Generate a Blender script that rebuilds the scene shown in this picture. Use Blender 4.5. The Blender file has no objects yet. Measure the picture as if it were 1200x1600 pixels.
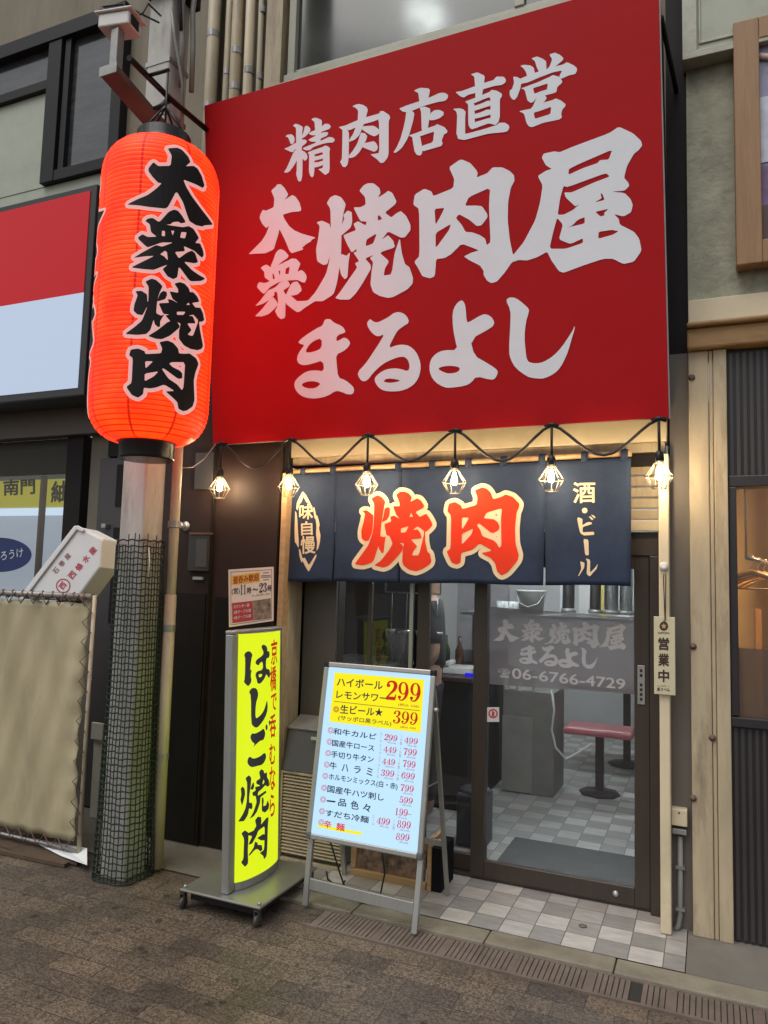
import bpy, bmesh, math, random
import numpy as np
from mathutils import Vector as V, Matrix
from mathutils.geometry import delaunay_2d_cdt

# ------------------------------------------------------------------ camera, world, sun, exposure
scene = bpy.context.scene
F_PX, YAW, PITCH, ROLL, CAM_H = 1162.91, math.radians(23.65), math.radians(5.034), math.radians(1.577), 1.65
_fw = V((-math.sin(YAW)*math.cos(PITCH), math.cos(YAW)*math.cos(PITCH), math.sin(PITCH)))
_r0 = V((math.cos(YAW), math.sin(YAW), 0)); _u0 = _r0.cross(_fw)
_r = math.cos(ROLL)*_r0 + math.sin(ROLL)*_u0
_u = -math.sin(ROLL)*_r0 + math.cos(ROLL)*_u0
CAM = V((0, 0, CAM_H))
cam_data = bpy.data.cameras.new('camera'); cam = bpy.data.objects.new('camera', cam_data)
scene.collection.objects.link(cam); scene.camera = cam
cam.matrix_world = Matrix(((_r.x, _u.x, -_fw.x, 0), (_r.y, _u.y, -_fw.y, 0), (_r.z, _u.z, -_fw.z, CAM_H), (0, 0, 0, 1)))
cam_data.sensor_fit = 'HORIZONTAL'; cam_data.sensor_width = 36; cam_data.lens = 36*F_PX/1200
cam_data.clip_start = 0.05; cam_data.clip_end = 500

SUN_EL, SUN_ROT = math.radians(62), math.radians(200)
world = bpy.data.worlds.new("World"); scene.world = world; world.use_nodes = True
wn = world.node_tree; wn.nodes.clear()
w_out = wn.nodes.new('ShaderNodeOutputWorld'); w_bg = wn.nodes.new('ShaderNodeBackground')
sky = wn.nodes.new('ShaderNodeTexSky'); sky.sky_type = 'NISHITA'; sky.sun_disc = False
sky.sun_elevation = SUN_EL; sky.sun_rotation = SUN_ROT; sky.air_density = 1.0; sky.dust_density = 3.0
w_hsv = wn.nodes.new('ShaderNodeHueSaturation'); w_hsv.inputs['Saturation'].default_value = 0.18
wn.links.new(sky.outputs[0], w_hsv.inputs['Color']); wn.links.new(w_hsv.outputs[0], w_bg.inputs[0])
wn.links.new(w_bg.outputs[0], w_out.inputs[0]); w_bg.inputs[1].default_value = 0.135
sun_data = bpy.data.lights.new('sun', 'SUN'); sun = bpy.data.objects.new('sun', sun_data)
scene.collection.objects.link(sun)
sun_data.energy = 1.25; sun_data.angle = math.radians(50); sun_data.color = (1.0, 0.97, 0.92)
sun.rotation_euler = (math.radians(90)-SUN_EL, 0, math.radians(-22))
scene.view_settings.view_transform = 'Standard'; scene.view_settings.look = 'None'
scene.view_settings.exposure = 0.0; scene.view_settings.gamma = 1.0
scene.render.engine = 'CYCLES'
scene.cycles.use_denoising = True
scene.cycles.max_bounces = 8; scene.cycles.transparent_max_bounces = 16
scene.cycles.sample_clamp_indirect = 6.0
scene.cycles.caustics_reflective = False; scene.cycles.caustics_refractive = False
random.seed(7)

# ------------------------------------------------------------------ helpers: photo measurements to places
def ray(px, py):
    return _r*((px-600)/F_PX) + _u*(-(py-800)/F_PX) + _fw
def at(px, py, Y):                       # the point on the vertical plane y = Y
    d = ray(px, py); return CAM + d*(Y/d.y)
def atx(px, py, X):
    d = ray(px, py); return CAM + d*(X/d.x)
def gr(px, py, z=0.0):
    d = ray(px, py); return CAM + d*((z-CAM_H)/d.z)
class Plane:
    def __init__(s, p0, p1, p2):
        s.o = p0; s.u = (p1-p0).normalized(); n = s.u.cross(p2-p0).normalized()
        if n.dot(CAM-p0) < 0: n = -n
        s.n = n; s.v = n.cross(s.u)
        if s.v.z < 0: s.v = -s.v
    def px(s, x, y):
        d = ray(x, y); return CAM + d*((s.o-CAM).dot(s.n)/d.dot(s.n))
    def uv(s, x, y):
        q = s.px(x, y)-s.o; return (q.dot(s.u), q.dot(s.v))
    def p(s, uv, off=0.0):
        return s.o + s.u*uv[0] + s.v*uv[1] + s.n*off

# ------------------------------------------------------------------ helpers: materials
def lin(c):
    if isinstance(c, str):
        c = [int(c[i:i+2], 16)/255 for i in (0, 2, 4)]
        c = [v/12.92 if v <= 0.04045 else ((v+0.055)/1.055)**2.4 for v in c]
    return (c[0], c[1], c[2], 1.0)
MATS = {}
def pm(name, col, rough=0.6, metal=0.0, var=0.18, scale=5.0, bump=0.0, bscale=60.0, dirt=None, dirt_amt=0.5, stretch=(1, 1, 1), spec=0.5, coat=0.0):
    if name in MATS: return MATS[name]
    m = bpy.data.materials.new(name); m.use_nodes = True; nt = m.node_tree; N = nt.nodes; L = nt.links
    b = N['Principled BSDF']; b.inputs['Roughness'].default_value = rough; b.inputs['Metallic'].default_value = metal
    b.inputs['Specular IOR Level'].default_value = spec; b.inputs['Coat Weight'].default_value = coat
    tc = N.new('ShaderNodeTexCoord'); mp = N.new('ShaderNodeMapping'); mp.inputs['Scale'].default_value = stretch
    L.new(tc.outputs['Object'], mp.inputs[0])
    n1 = N.new('ShaderNodeTexNoise'); n1.inputs['Scale'].default_value = scale; n1.inputs['Detail'].default_value = 6
    n1.inputs['Roughness'].default_value = 0.65
    L.new(mp.outputs[0], n1.inputs['Vector'])
    c = lin(col)
    r1 = N.new('ShaderNodeValToRGB'); r1.color_ramp.elements[0].position = 0.28; r1.color_ramp.elements[1].position = 0.72
    r1.color_ramp.elements[0].color = tuple(x*(1-var) for x in c[:3])+(1,)
    r1.color_ramp.elements[1].color = tuple(min(1, x*(1+var)) for x in c[:3])+(1,)
    L.new(n1.outputs[0], r1.inputs[0]); outc = r1.outputs[0]
    if dirt is not None:
        n2 = N.new('ShaderNodeTexNoise'); n2.inputs['Scale'].default_value = scale*0.45; n2.inputs['Detail'].default_value = 8
        n2.inputs['Roughness'].default_value = 0.75
        mp2 = N.new('ShaderNodeMapping'); mp2.inputs['Location'].default_value = (3.1, 7.7, 1.3); mp2.inputs['Scale'].default_value = stretch
        L.new(tc.outputs['Object'], mp2.inputs[0]); L.new(mp2.outputs[0], n2.inputs['Vector'])
        r2 = N.new('ShaderNodeValToRGB'); r2.color_ramp.elements[0].position = 0.50; r2.color_ramp.elements[1].position = 0.72
        r2.color_ramp.elements[0].color = (0, 0, 0, 1); r2.color_ramp.elements[1].color = (dirt_amt,)*3+(1,)
        L.new(n2.outputs[0], r2.inputs[0])
        mx = N.new('ShaderNodeMix'); mx.data_type = 'RGBA'
        L.new(r2.outputs[0], mx.inputs[0]); L.new(outc, mx.inputs[6]); mx.inputs[7].default_value = lin(dirt); outc = mx.outputs[2]
    L.new(outc, b.inputs['Base Color'])
    rr = N.new('ShaderNodeMapRange'); rr.inputs[3].default_value = max(0.02, rough-0.1); rr.inputs[4].default_value = min(1, rough+0.12)
    L.new(n1.outputs[0], rr.inputs[0]); L.new(rr.outputs[0], b.inputs['Roughness'])
    if bump:
        n3 = N.new('ShaderNodeTexNoise'); n3.inputs['Scale'].default_value = bscale; n3.inputs['Detail'].default_value = 4
        L.new(mp.outputs[0], n3.inputs['Vector'])
        bp = N.new('ShaderNodeBump'); bp.inputs['Strength'].default_value = bump; bp.inputs['Distance'].default_value = 0.01
        L.new(n3.outputs[0], bp.inputs['Height']); L.new(bp.outputs[0], b.inputs['Normal'])
    MATS[name] = m; return m
def em(name, col, strength, gloss=True):
    if name in MATS: return MATS[name]
    m = bpy.data.materials.new(name); m.use_nodes = True; b = m.node_tree.nodes['Principled BSDF']
    c = lin(col); b.inputs['Base Color'].default_value = tuple(min(1, x)*0.22 for x in c[:3])+(1,)
    b.inputs['Roughness'].default_value = 0.4; b.inputs['Specular IOR Level'].default_value = 0.25
    b.inputs['Emission Color'].default_value = c; b.inputs['Emission Strength'].default_value = strength
    MATS[name] = m; return m
def glass(name, tint=(0.9, 0.93, 0.92), ior=1.45, rough=0.01, frost=0.0, frost_col=(0.5, 0.5, 0.5)):
    if name in MATS: return MATS[name]
    m = bpy.data.materials.new(name); m.use_nodes = True; nt = m.node_tree; N = nt.nodes; L = nt.links
    N.remove(N['Principled BSDF']); out = N['Material Output']
    tr = N.new('ShaderNodeBsdfTransparent'); tr.inputs[0].default_value = (*tint, 1)
    gl = N.new('ShaderNodeBsdfGlossy'); gl.inputs['Roughness'].default_value = rough; gl.inputs[0].default_value = (1, 1, 1, 1)
    fr = N.new('ShaderNodeFresnel'); fr.inputs[0].default_value = ior
    mx = N.new('ShaderNodeMixShader'); L.new(fr.outputs[0], mx.inputs[0])
    if frost:
        df = N.new('ShaderNodeBsdfDiffuse'); df.inputs[0].default_value = (*frost_col, 1)
        m2 = N.new('ShaderNodeMixShader'); m2.inputs[0].default_value = frost
        L.new(tr.outputs[0], m2.inputs[1]); L.new(df.outputs[0], m2.inputs[2]); L.new(m2.outputs[0], mx.inputs[1])
    else:
        L.new(tr.outputs[0], mx.inputs[1])
    L.new(gl.outputs[0], mx.inputs[2]); L.new(mx.outputs[0], out.inputs[0])
    MATS[name] = m; return m

# ------------------------------------------------------------------ helpers: objects
def put(o, parent=None):
    scene.collection.objects.link(o)
    if parent is not None: o.parent = parent
    return o
def tag(o, label=None, cat=None, group=None, kind=None):
    if label: o['label'] = label
    if cat: o['category'] = cat
    if group: o['group'] = group
    if kind: o['kind'] = kind
    return o
def thing(name, label, cat, group=None):          # an Empty at the origin that parents its parts
    o = put(bpy.data.objects.new(name, None)); return tag(o, label, cat, group)
class MB:
    def __init__(s): s.v = []; s.f = []; s.uv = None; s.sm = []
    def add(s, vs, fs, smooth=False):
        k = len(s.v); s.v += [tuple(p) for p in vs]
        for f in fs: s.f.append([i+k for i in f]); s.sm.append(smooth)
        return s
    def box(s, x0, x1, y0, y1, z0, z1):
        x0, x1 = min(x0, x1), max(x0, x1); y0, y1 = min(y0, y1), max(y0, y1); z0, z1 = min(z0, z1), max(z0, z1)
        return s.add([(x0, y0, z0), (x1, y0, z0), (x1, y1, z0), (x0, y1, z0), (x0, y0, z1), (x1, y0, z1), (x1, y1, z1), (x0, y1, z1)],
                     [(0, 3, 2, 1), (4, 5, 6, 7), (0, 1, 5, 4), (1, 2, 6, 5), (2, 3, 7, 6), (3, 0, 4, 7)])
    def obox(s, o, u, v, n):                       # box spanned by three edge vectors
        P = [o, o+u, o+u+v, o+v, o+n, o+u+n, o+u+v+n, o+v+n]
        return s.add(P, [(0, 3, 2, 1), (4, 5, 6, 7), (0, 1, 5, 4), (1, 2, 6, 5), (2, 3, 7, 6), (3, 0, 4, 7)])
    def flat(s): s.sm = [False]*len(s.sm); return s
    def quad(s, a, b, c, d): return s.add([a, b, c, d], [(0, 1, 2, 3)])
    def prism(s, poly, d):                         # 3D polygon extruded along vector d
        n = len(poly); P = [V(p) for p in poly]
        fs = [tuple(range(n)), tuple(range(2*n-1, n-1, -1))]
        fs += [(i, (i+1) % n, (i+1) % n+n, i+n) for i in range(n)]
        return s.add(P+[p+d for p in P], fs)
    def tube(s, pts, r, seg=8, closed=False, cap=True):
        pts = [V(p) for p in pts]; n = len(pts); R = r if isinstance(r, (list, tuple)) else [r]*n
        ring = []; prev = None
        for i, p in enumerate(pts):
            if closed: t = pts[(i+1) % n]-pts[i-1]
            else: t = pts[min(i+1, n-1)]-pts[max(i-1, 0)]
            t.normalize()
            if prev is None:
                a = V((0, 0, 1)) if abs(t.z) < 0.9 else V((1, 0, 0)); x = t.cross(a).normalized()
            else:
                x = (prev-t*prev.dot(t)).normalized()
            prev = x; y = t.cross(x)
            ring.append([p+(x*math.cos(2*math.pi*k/seg)+y*math.sin(2*math.pi*k/seg))*R[i] for k in range(seg)])
        vs = [q for rg in ring for q in rg]; fs = []
        for i in range(n if closed else n-1):
            j = (i+1) % n
            for k in range(seg):
                l = (k+1) % seg; fs.append((i*seg+k, i*seg+l, j*seg+l, j*seg+k))
        s.add(vs, fs, True)
        if cap and not closed:
            k = len(s.v)-len(vs)
            s.f.append([k+i for i in range(seg-1, -1, -1)]); s.sm.append(False)
            s.f.append([k+(n-1)*seg+i for i in range(seg)]); s.sm.append(False)
        return s
    def lathe(s, c, prof, seg=32, axis=V((0, 0, 1)), cap=True):   # prof = [(r, h)]
        axis = axis.normalized(); a = V((0, 0, 1)) if abs(axis.z) < 0.9 else V((1, 0, 0))
        x = axis.cross(a).normalized(); y = axis.cross(x); c = V(c); vs = []; fs = []
        for r, h in prof:
            for k in range(seg):
                t = 2*math.pi*k/seg; vs.append(c+axis*h+(x*math.cos(t)+y*math.sin(t))*r)
        for i in range(len(prof)-1):
            for k in range(seg):
                l = (k+1) % seg; fs.append((i*seg+k, i*seg+l, (i+1)*seg+l, (i+1)*seg+k))
        s.add(vs, fs, True); k = len(s.v)-len(vs)
        if cap:
            s.f.append([k+i for i in range(seg)]); s.sm.append(False)
            s.f.append([k+(len(prof)-1)*seg+i for i in range(seg)]); s.sm.append(False)
        return s
    def build(s, name, mat, parent=None, bevel=0.0, origin=None):
        me = bpy.data.meshes.new(name)
        o0 = V(origin) if origin is not None else V((0, 0, 0))
        me.from_pydata([tuple(V(p)-o0) for p in s.v], [], s.f)
        me.polygons.foreach_set('use_smooth', s.sm); me.update()
        bm = bmesh.new(); bm.from_mesh(me); bmesh.ops.recalc_face_normals(bm, faces=bm.faces); bm.to_mesh(me); bm.free()
        me.materials.append(mat)
        o = put(bpy.data.objects.new(name, me), parent); o.location = o0
        if bevel:
            md = o.modifiers.new('bevel', 'BEVEL'); md.width = bevel; md.segments = 2; md.limit_method = 'ANGLE'; md.angle_limit = math.radians(50)
            md.harden_normals = False
        return o
def pbox(mb, Y, d, a, b):                          # box whose front face on y = Y spans two photo corners
    p, q = at(*a, Y), at(*b, Y); mb.box(p.x, q.x, Y, Y+d, p.z, q.z); return mb
def copy_thing(o):
    c = o.copy(); scene.collection.objects.link(c)
    for ch in o.children:
        d = ch.copy(); scene.collection.objects.link(d); d.parent = c
        for g in ch.children:
            e = g.copy(); scene.collection.objects.link(e); e.parent = d
    return c

# ------------------------------------------------------------------ helpers: lettering
def parse(s): return [tuple(float(c) for c in t.split(',')) for t in s.split()]
def area(p): return 0.5*sum(p[i][0]*p[(i+1) % len(p)][1]-p[(i+1) % len(p)][0]*p[i][1] for i in range(len(p)))
def ccw(p): return list(p) if area(p) > 0 else list(reversed(p))
def chaikin(p, k=0.22):
    o = []
    for i in range(len(p)):
        a, b = p[i], p[(i+1) % len(p)]
        o += [(a[0]+(b[0]-a[0])*k, a[1]+(b[1]-a[1])*k), (b[0]+(a[0]-b[0])*k, b[1]+(a[1]-b[1])*k)]
    return o
def fill(shapes, halo=0.0, grid=0.0):
    """shapes: [[outer, hole, ...], ...] in plane units -> (verts2d, tris), the union, grown by halo"""
    vs = []; fs = []; role = []
    def addp(p, r):
        p = ccw(p); k = len(vs); vs.extend(V(q) for q in p); fs.append(list(range(k, k+len(p)))); role.append(r)
    for i, sh in enumerate(shapes):
        addp(sh[0], (i, 0))
        for h in sh[1:]: addp(h, (i, 1))
        if halo:
            for c in sh:
                for j in range(len(c)):
                    a, b = V(c[j]), V(c[(j+1) % len(c)]); d = b-a
                    if d.length < 1e-6: continue
                    n = V((-d.y, d.x)).normalized()*halo
                    addp([a-n, b-n, b+n, a+n], (i, 2))
                    addp([(a.x+halo*1.0*math.cos(t*math.pi/4+.2), a.y+halo*1.0*math.sin(t*math.pi/4+.2)) for t in range(8)], (i, 2))
    if grid:
        xs = [v.x for v in vs]; ys = [v.y for v in vs]
        x = min(xs)
        while x < max(xs):
            y = min(ys)
            while y < max(ys): vs.append(V((x, y+0.0003))); y += grid
            x += grid
    r = delaunay_2d_cdt(vs, [], fs, 0, 1e-7, True)
    out = []
    for t, ids in zip(r[2], r[5]):
        ok = False; pres = {}
        for q in ids:
            i, k = role[q]; pres.setdefault(i, set()).add(k)
        for i, ks in pres.items():
            if 2 in ks or (0 in ks and 1 not in ks): ok = True
        if ok: out.append(tuple(t))
    return [(v.x, v.y) for v in r[0]], out
def compact(vs, fs):
    m = {}; nv = []; nf = []
    for f in fs:
        g = []
        for i in f:
            if i not in m: m[i] = len(nv); nv.append(vs[i])
            g.append(m[i])
        nf.append(tuple(g))
    return nv, nf
def glyph_px(name):                               # traced contours in photo coordinates
    x0, y0, sc, data = GLYPHS[name]; sm = name in SMOOTH; res = []
    for sh in data.split('|'):
        cs = []
        for c in sh.split(';'):
            p = parse(c); p = chaikin(p, 0.25 if sm else 0.12)
            cs.append([(x0+x/sc, y0+y/sc) for x, y in p])
        res.append(cs)
    return res
def letter_on(mb, shapes_px, to2d, to3d, halo=0.0, grid=0.0):
    sh = [[[to2d(*q) for q in c] for c in s] for s in shapes_px]
    vs, fs = compact(*fill(sh, halo, grid)); mb.add([to3d(p) for p in vs], fs)
def embolden(vs, fs, d):                          # thicken every stroke by a band along its outline, as one union
    cnt = {}
    for f in fs:
        for i in range(len(f)): e = tuple(sorted((f[i], f[(i+1) % len(f)]))); cnt[e] = cnt.get(e, 0)+1
    conv = [[vs[i] for i in f] for f in fs]; P = [V(v) for v in vs]; E = []
    for (i, j), c in cnt.items():
        if c > 1: continue
        a, b = V(vs[i]), V(vs[j]); t = b-a
        if t.length < 1e-5: continue
        t.normalize(); n = V((-t.y, t.x))*d; a = a-t*d*.6; b = b+t*d*.6
        q = [a-n, b-n, b+n, a+n]; k = len(P); P += q; E += [(k, k+1), (k+1, k+2), (k+2, k+3), (k+3, k)]; conv.append([tuple(p) for p in q])
    r = delaunay_2d_cdt(P, E, [], 0, 1e-7, False)
    V2 = np.array([tuple(v) for v in r[0]]); T3 = np.array([t for t in r[2] if len(t) == 3])
    C = V2[T3].mean(axis=1); keep = np.zeros(len(C), bool)
    for c in conv:
        c = ccw(c); A = np.array(c); lo = A.min(0); hi = A.max(0)
        m = np.nonzero(~keep & (C[:, 0] >= lo[0]) & (C[:, 0] <= hi[0]) & (C[:, 1] >= lo[1]) & (C[:, 1] <= hi[1]))[0]
        if not len(m): continue
        ok = np.ones(len(m), bool)
        for i in range(len(A)):
            p, q = A[i], A[(i+1) % len(A)]; ok &= ((q[0]-p[0])*(C[m, 1]-p[1])-(q[1]-p[1])*(C[m, 0]-p[0])) >= -1e-9
        keep[m[ok]] = True
    return compact([tuple(v) for v in V2], [tuple(int(i) for i in t) for t in T3[keep]])
_TXT = {}
def text2d(s, bold=0.0):
    key = (s, bold)
    if key in _TXT: return _TXT[key]
    cu = bpy.data.curves.new('text', 'FONT'); cu.body = s; cu.fill_mode = 'FRONT'; cu.resolution_u = 4
    ob = bpy.data.objects.new('text', cu); scene.collection.objects.link(ob)
    dg = bpy.context.evaluated_depsgraph_get(); ev = ob.evaluated_get(dg); me = ev.to_mesh()
    vs = [(v.co.x, v.co.y) for v in me.vertices]; fs = [tuple(p.vertices) for p in me.polygons]
    ev.to_mesh_clear(); bpy.data.objects.remove(ob); bpy.data.curves.remove(cu)
    if bold: vs, fs = embolden(vs, fs, bold)
    x0, x1 = min(v[0] for v in vs), max(v[0] for v in vs); y0, y1 = min(v[1] for v in vs), max(v[1] for v in vs)
    vs = [((x-x0)/(x1-x0), (y-y0)/(y1-y0)) for x, y in vs]
    _TXT[key] = (vs, fs); return _TXT[key]
def text_on(mb, s, bl, br, tl, to3d, bold=0.0, digits=False):
    """text stretched over the parallelogram bl, br, tl given in photo coordinates"""
    vs, fs = (digits2d(s) if digits else text2d(s, bold))
    mb.add([to3d(bl[0]+(br[0]-bl[0])*u+(tl[0]-bl[0])*v, bl[1]+(br[1]-bl[1])*u+(tl[1]-bl[1])*v) for u, v in vs], fs)
def stroke(pts):
    P = []
    n = len(pts)
    for i in range(n-1):
        p0, p1, p2, p3 = pts[max(i-1, 0)], pts[i], pts[i+1], pts[min(i+2, n-1)]
        for k in range(6):
            t = k/6
            P.append(tuple(0.5*((2*p1[j])+(-p0[j]+p2[j])*t+(2*p0[j]-5*p1[j]+4*p2[j]-p3[j])*t*t+(-p0[j]+3*p1[j]-3*p2[j]+p3[j])*t**3) for j in range(3)))
    P.append(pts[-1]); L = []; R = []
    for i, (x, y, w) in enumerate(P):
        a, b = P[max(i-1, 0)], P[min(i+1, len(P)-1)]; dx, dy = b[0]-a[0], b[1]-a[1]; l = math.hypot(dx, dy) or 1
        L.append((x-dy/l*w/2, y+dx/l*w/2)); R.append((x+dy/l*w/2, y-dx/l*w/2))
    return [L+R[::-1]]
def oval(cx, cy, rx, ry, n=20): return [(cx+rx*math.cos(2*math.pi*k/n), cy+ry*math.sin(2*math.pi*k/n)) for k in range(n)]
def ring2(cx, cy, rx, ry, ts, tt): return [oval(cx, cy, rx, ry), oval(cx, cy, rx-ts, ry-tt)]
_nine = [ring2(28, 66, 24, 33, 13, 5), stroke([(46, 66, 13), (46, 45, 15), (40, 22, 12), (28, 6, 8), (15, 5, 6), (9, 14, 6)]), [oval(12, 19, 8, 8)]]
DIG = {
 '9': _nine, '6': [[[(56-x, 100-y) for x, y in c] for c in s] for s in _nine],
 '2': [stroke([(8, 72, 6), (14, 89, 9), (28, 96, 9), (43, 90, 15), (48, 74, 18), (42, 54, 15), (26, 34, 9), (8, 10, 8)]), [oval(14, 74, 9, 9)],
       [[(5, 0), (50, 0), (54, 31), (50, 31), (45, 18), (8, 17)]]],
 '3': [stroke([(10, 80, 8), (18, 93, 7), (30, 96, 7), (42, 88, 14), (43, 73, 16), (36, 60, 9), (22, 53, 5)]),
       stroke([(22, 53, 5), (38, 47, 9), (46, 28, 17), (40, 9, 12), (26, 3, 7), (13, 6, 6), (8, 18, 7)]), [oval(13, 78, 8, 8)], [oval(13, 20, 8, 8)]],
 '4': [[[(32, 0), (45, 0), (45, 100), (40, 100), (32, 86)]], stroke([(41, 98, 5), (24, 68, 5), (4, 31, 6)]), [[(2, 25), (56, 25), (56, 32), (2, 32)]], [[(24, 0), (54, 0), (54, 5), (24, 5)]]],
 '1': [[[(22, 0), (36, 0), (36, 100), (31, 100), (22, 90)]], stroke([(31, 98, 5), (22, 88, 6), (12, 84, 5)]), [[(10, 0), (48, 0), (48, 5), (10, 5)]]],
 '5': [[[(11, 98), (48, 98), (50, 85), (11, 85)]], [[(11, 98), (16, 98), (16, 50), (11, 46)]],
       stroke([(13, 48, 6), (28, 60, 8), (42, 50, 14), (46, 32, 17), (40, 12, 12), (26, 3, 7), (13, 6, 6), (8, 18, 7)]), [oval(13, 20, 8, 8)]],
 '7': [[[(6, 98), (53, 98), (53, 84), (6, 84)]], [[(6, 98), (10, 98), (11, 70), (6, 70)]], stroke([(49, 90, 6), (36, 55, 12), (28, 25, 16), (26, 0, 18)])],
 '8': [ring2(28, 75, 20, 24, 10, 5), ring2(28, 27, 25, 28, 13, 5)], '0': [ring2(28, 50, 25, 50, 13, 5)],
 '~': [stroke([(6, 44, 4), (16, 54, 8), (30, 50, 8), (40, 46, 7), (52, 54, 4)])],
}
def digits2d(s):
    key = ('#', s)
    if key in _TXT: return _TXT[key]
    vs = []; fs = []
    for i, ch in enumerate(s):
        a, b = compact(*fill(DIG[ch])); k = len(vs)
        vs += [((x+i*57)/(57*len(s)-4), y/100) for x, y in a]; fs += [tuple(q+k for q in f) for f in b]
    _TXT[key] = (vs, fs); return _TXT[key]
def ngon_px(mb, pts, to3d): mb.add([to3d(*p) for p in pts], [tuple(range(len(pts)))])
def ring_px(mb, c, r1, r2, to3d, n=20, sq=1.0):
    vs = []; fs = []
    for k in range(n):
        t = 2*math.pi*k/n
        vs += [to3d(c[0]+r1*math.cos(t)*sq, c[1]+r1*math.sin(t)), to3d(c[0]+r2*math.cos(t)*sq, c[1]+r2*math.sin(t))]
    for k in range(n):
        l = (k+1) % n; fs.append((2*k, 2*k+1, 2*l+1, 2*l))
    mb.add(vs, fs)

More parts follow.
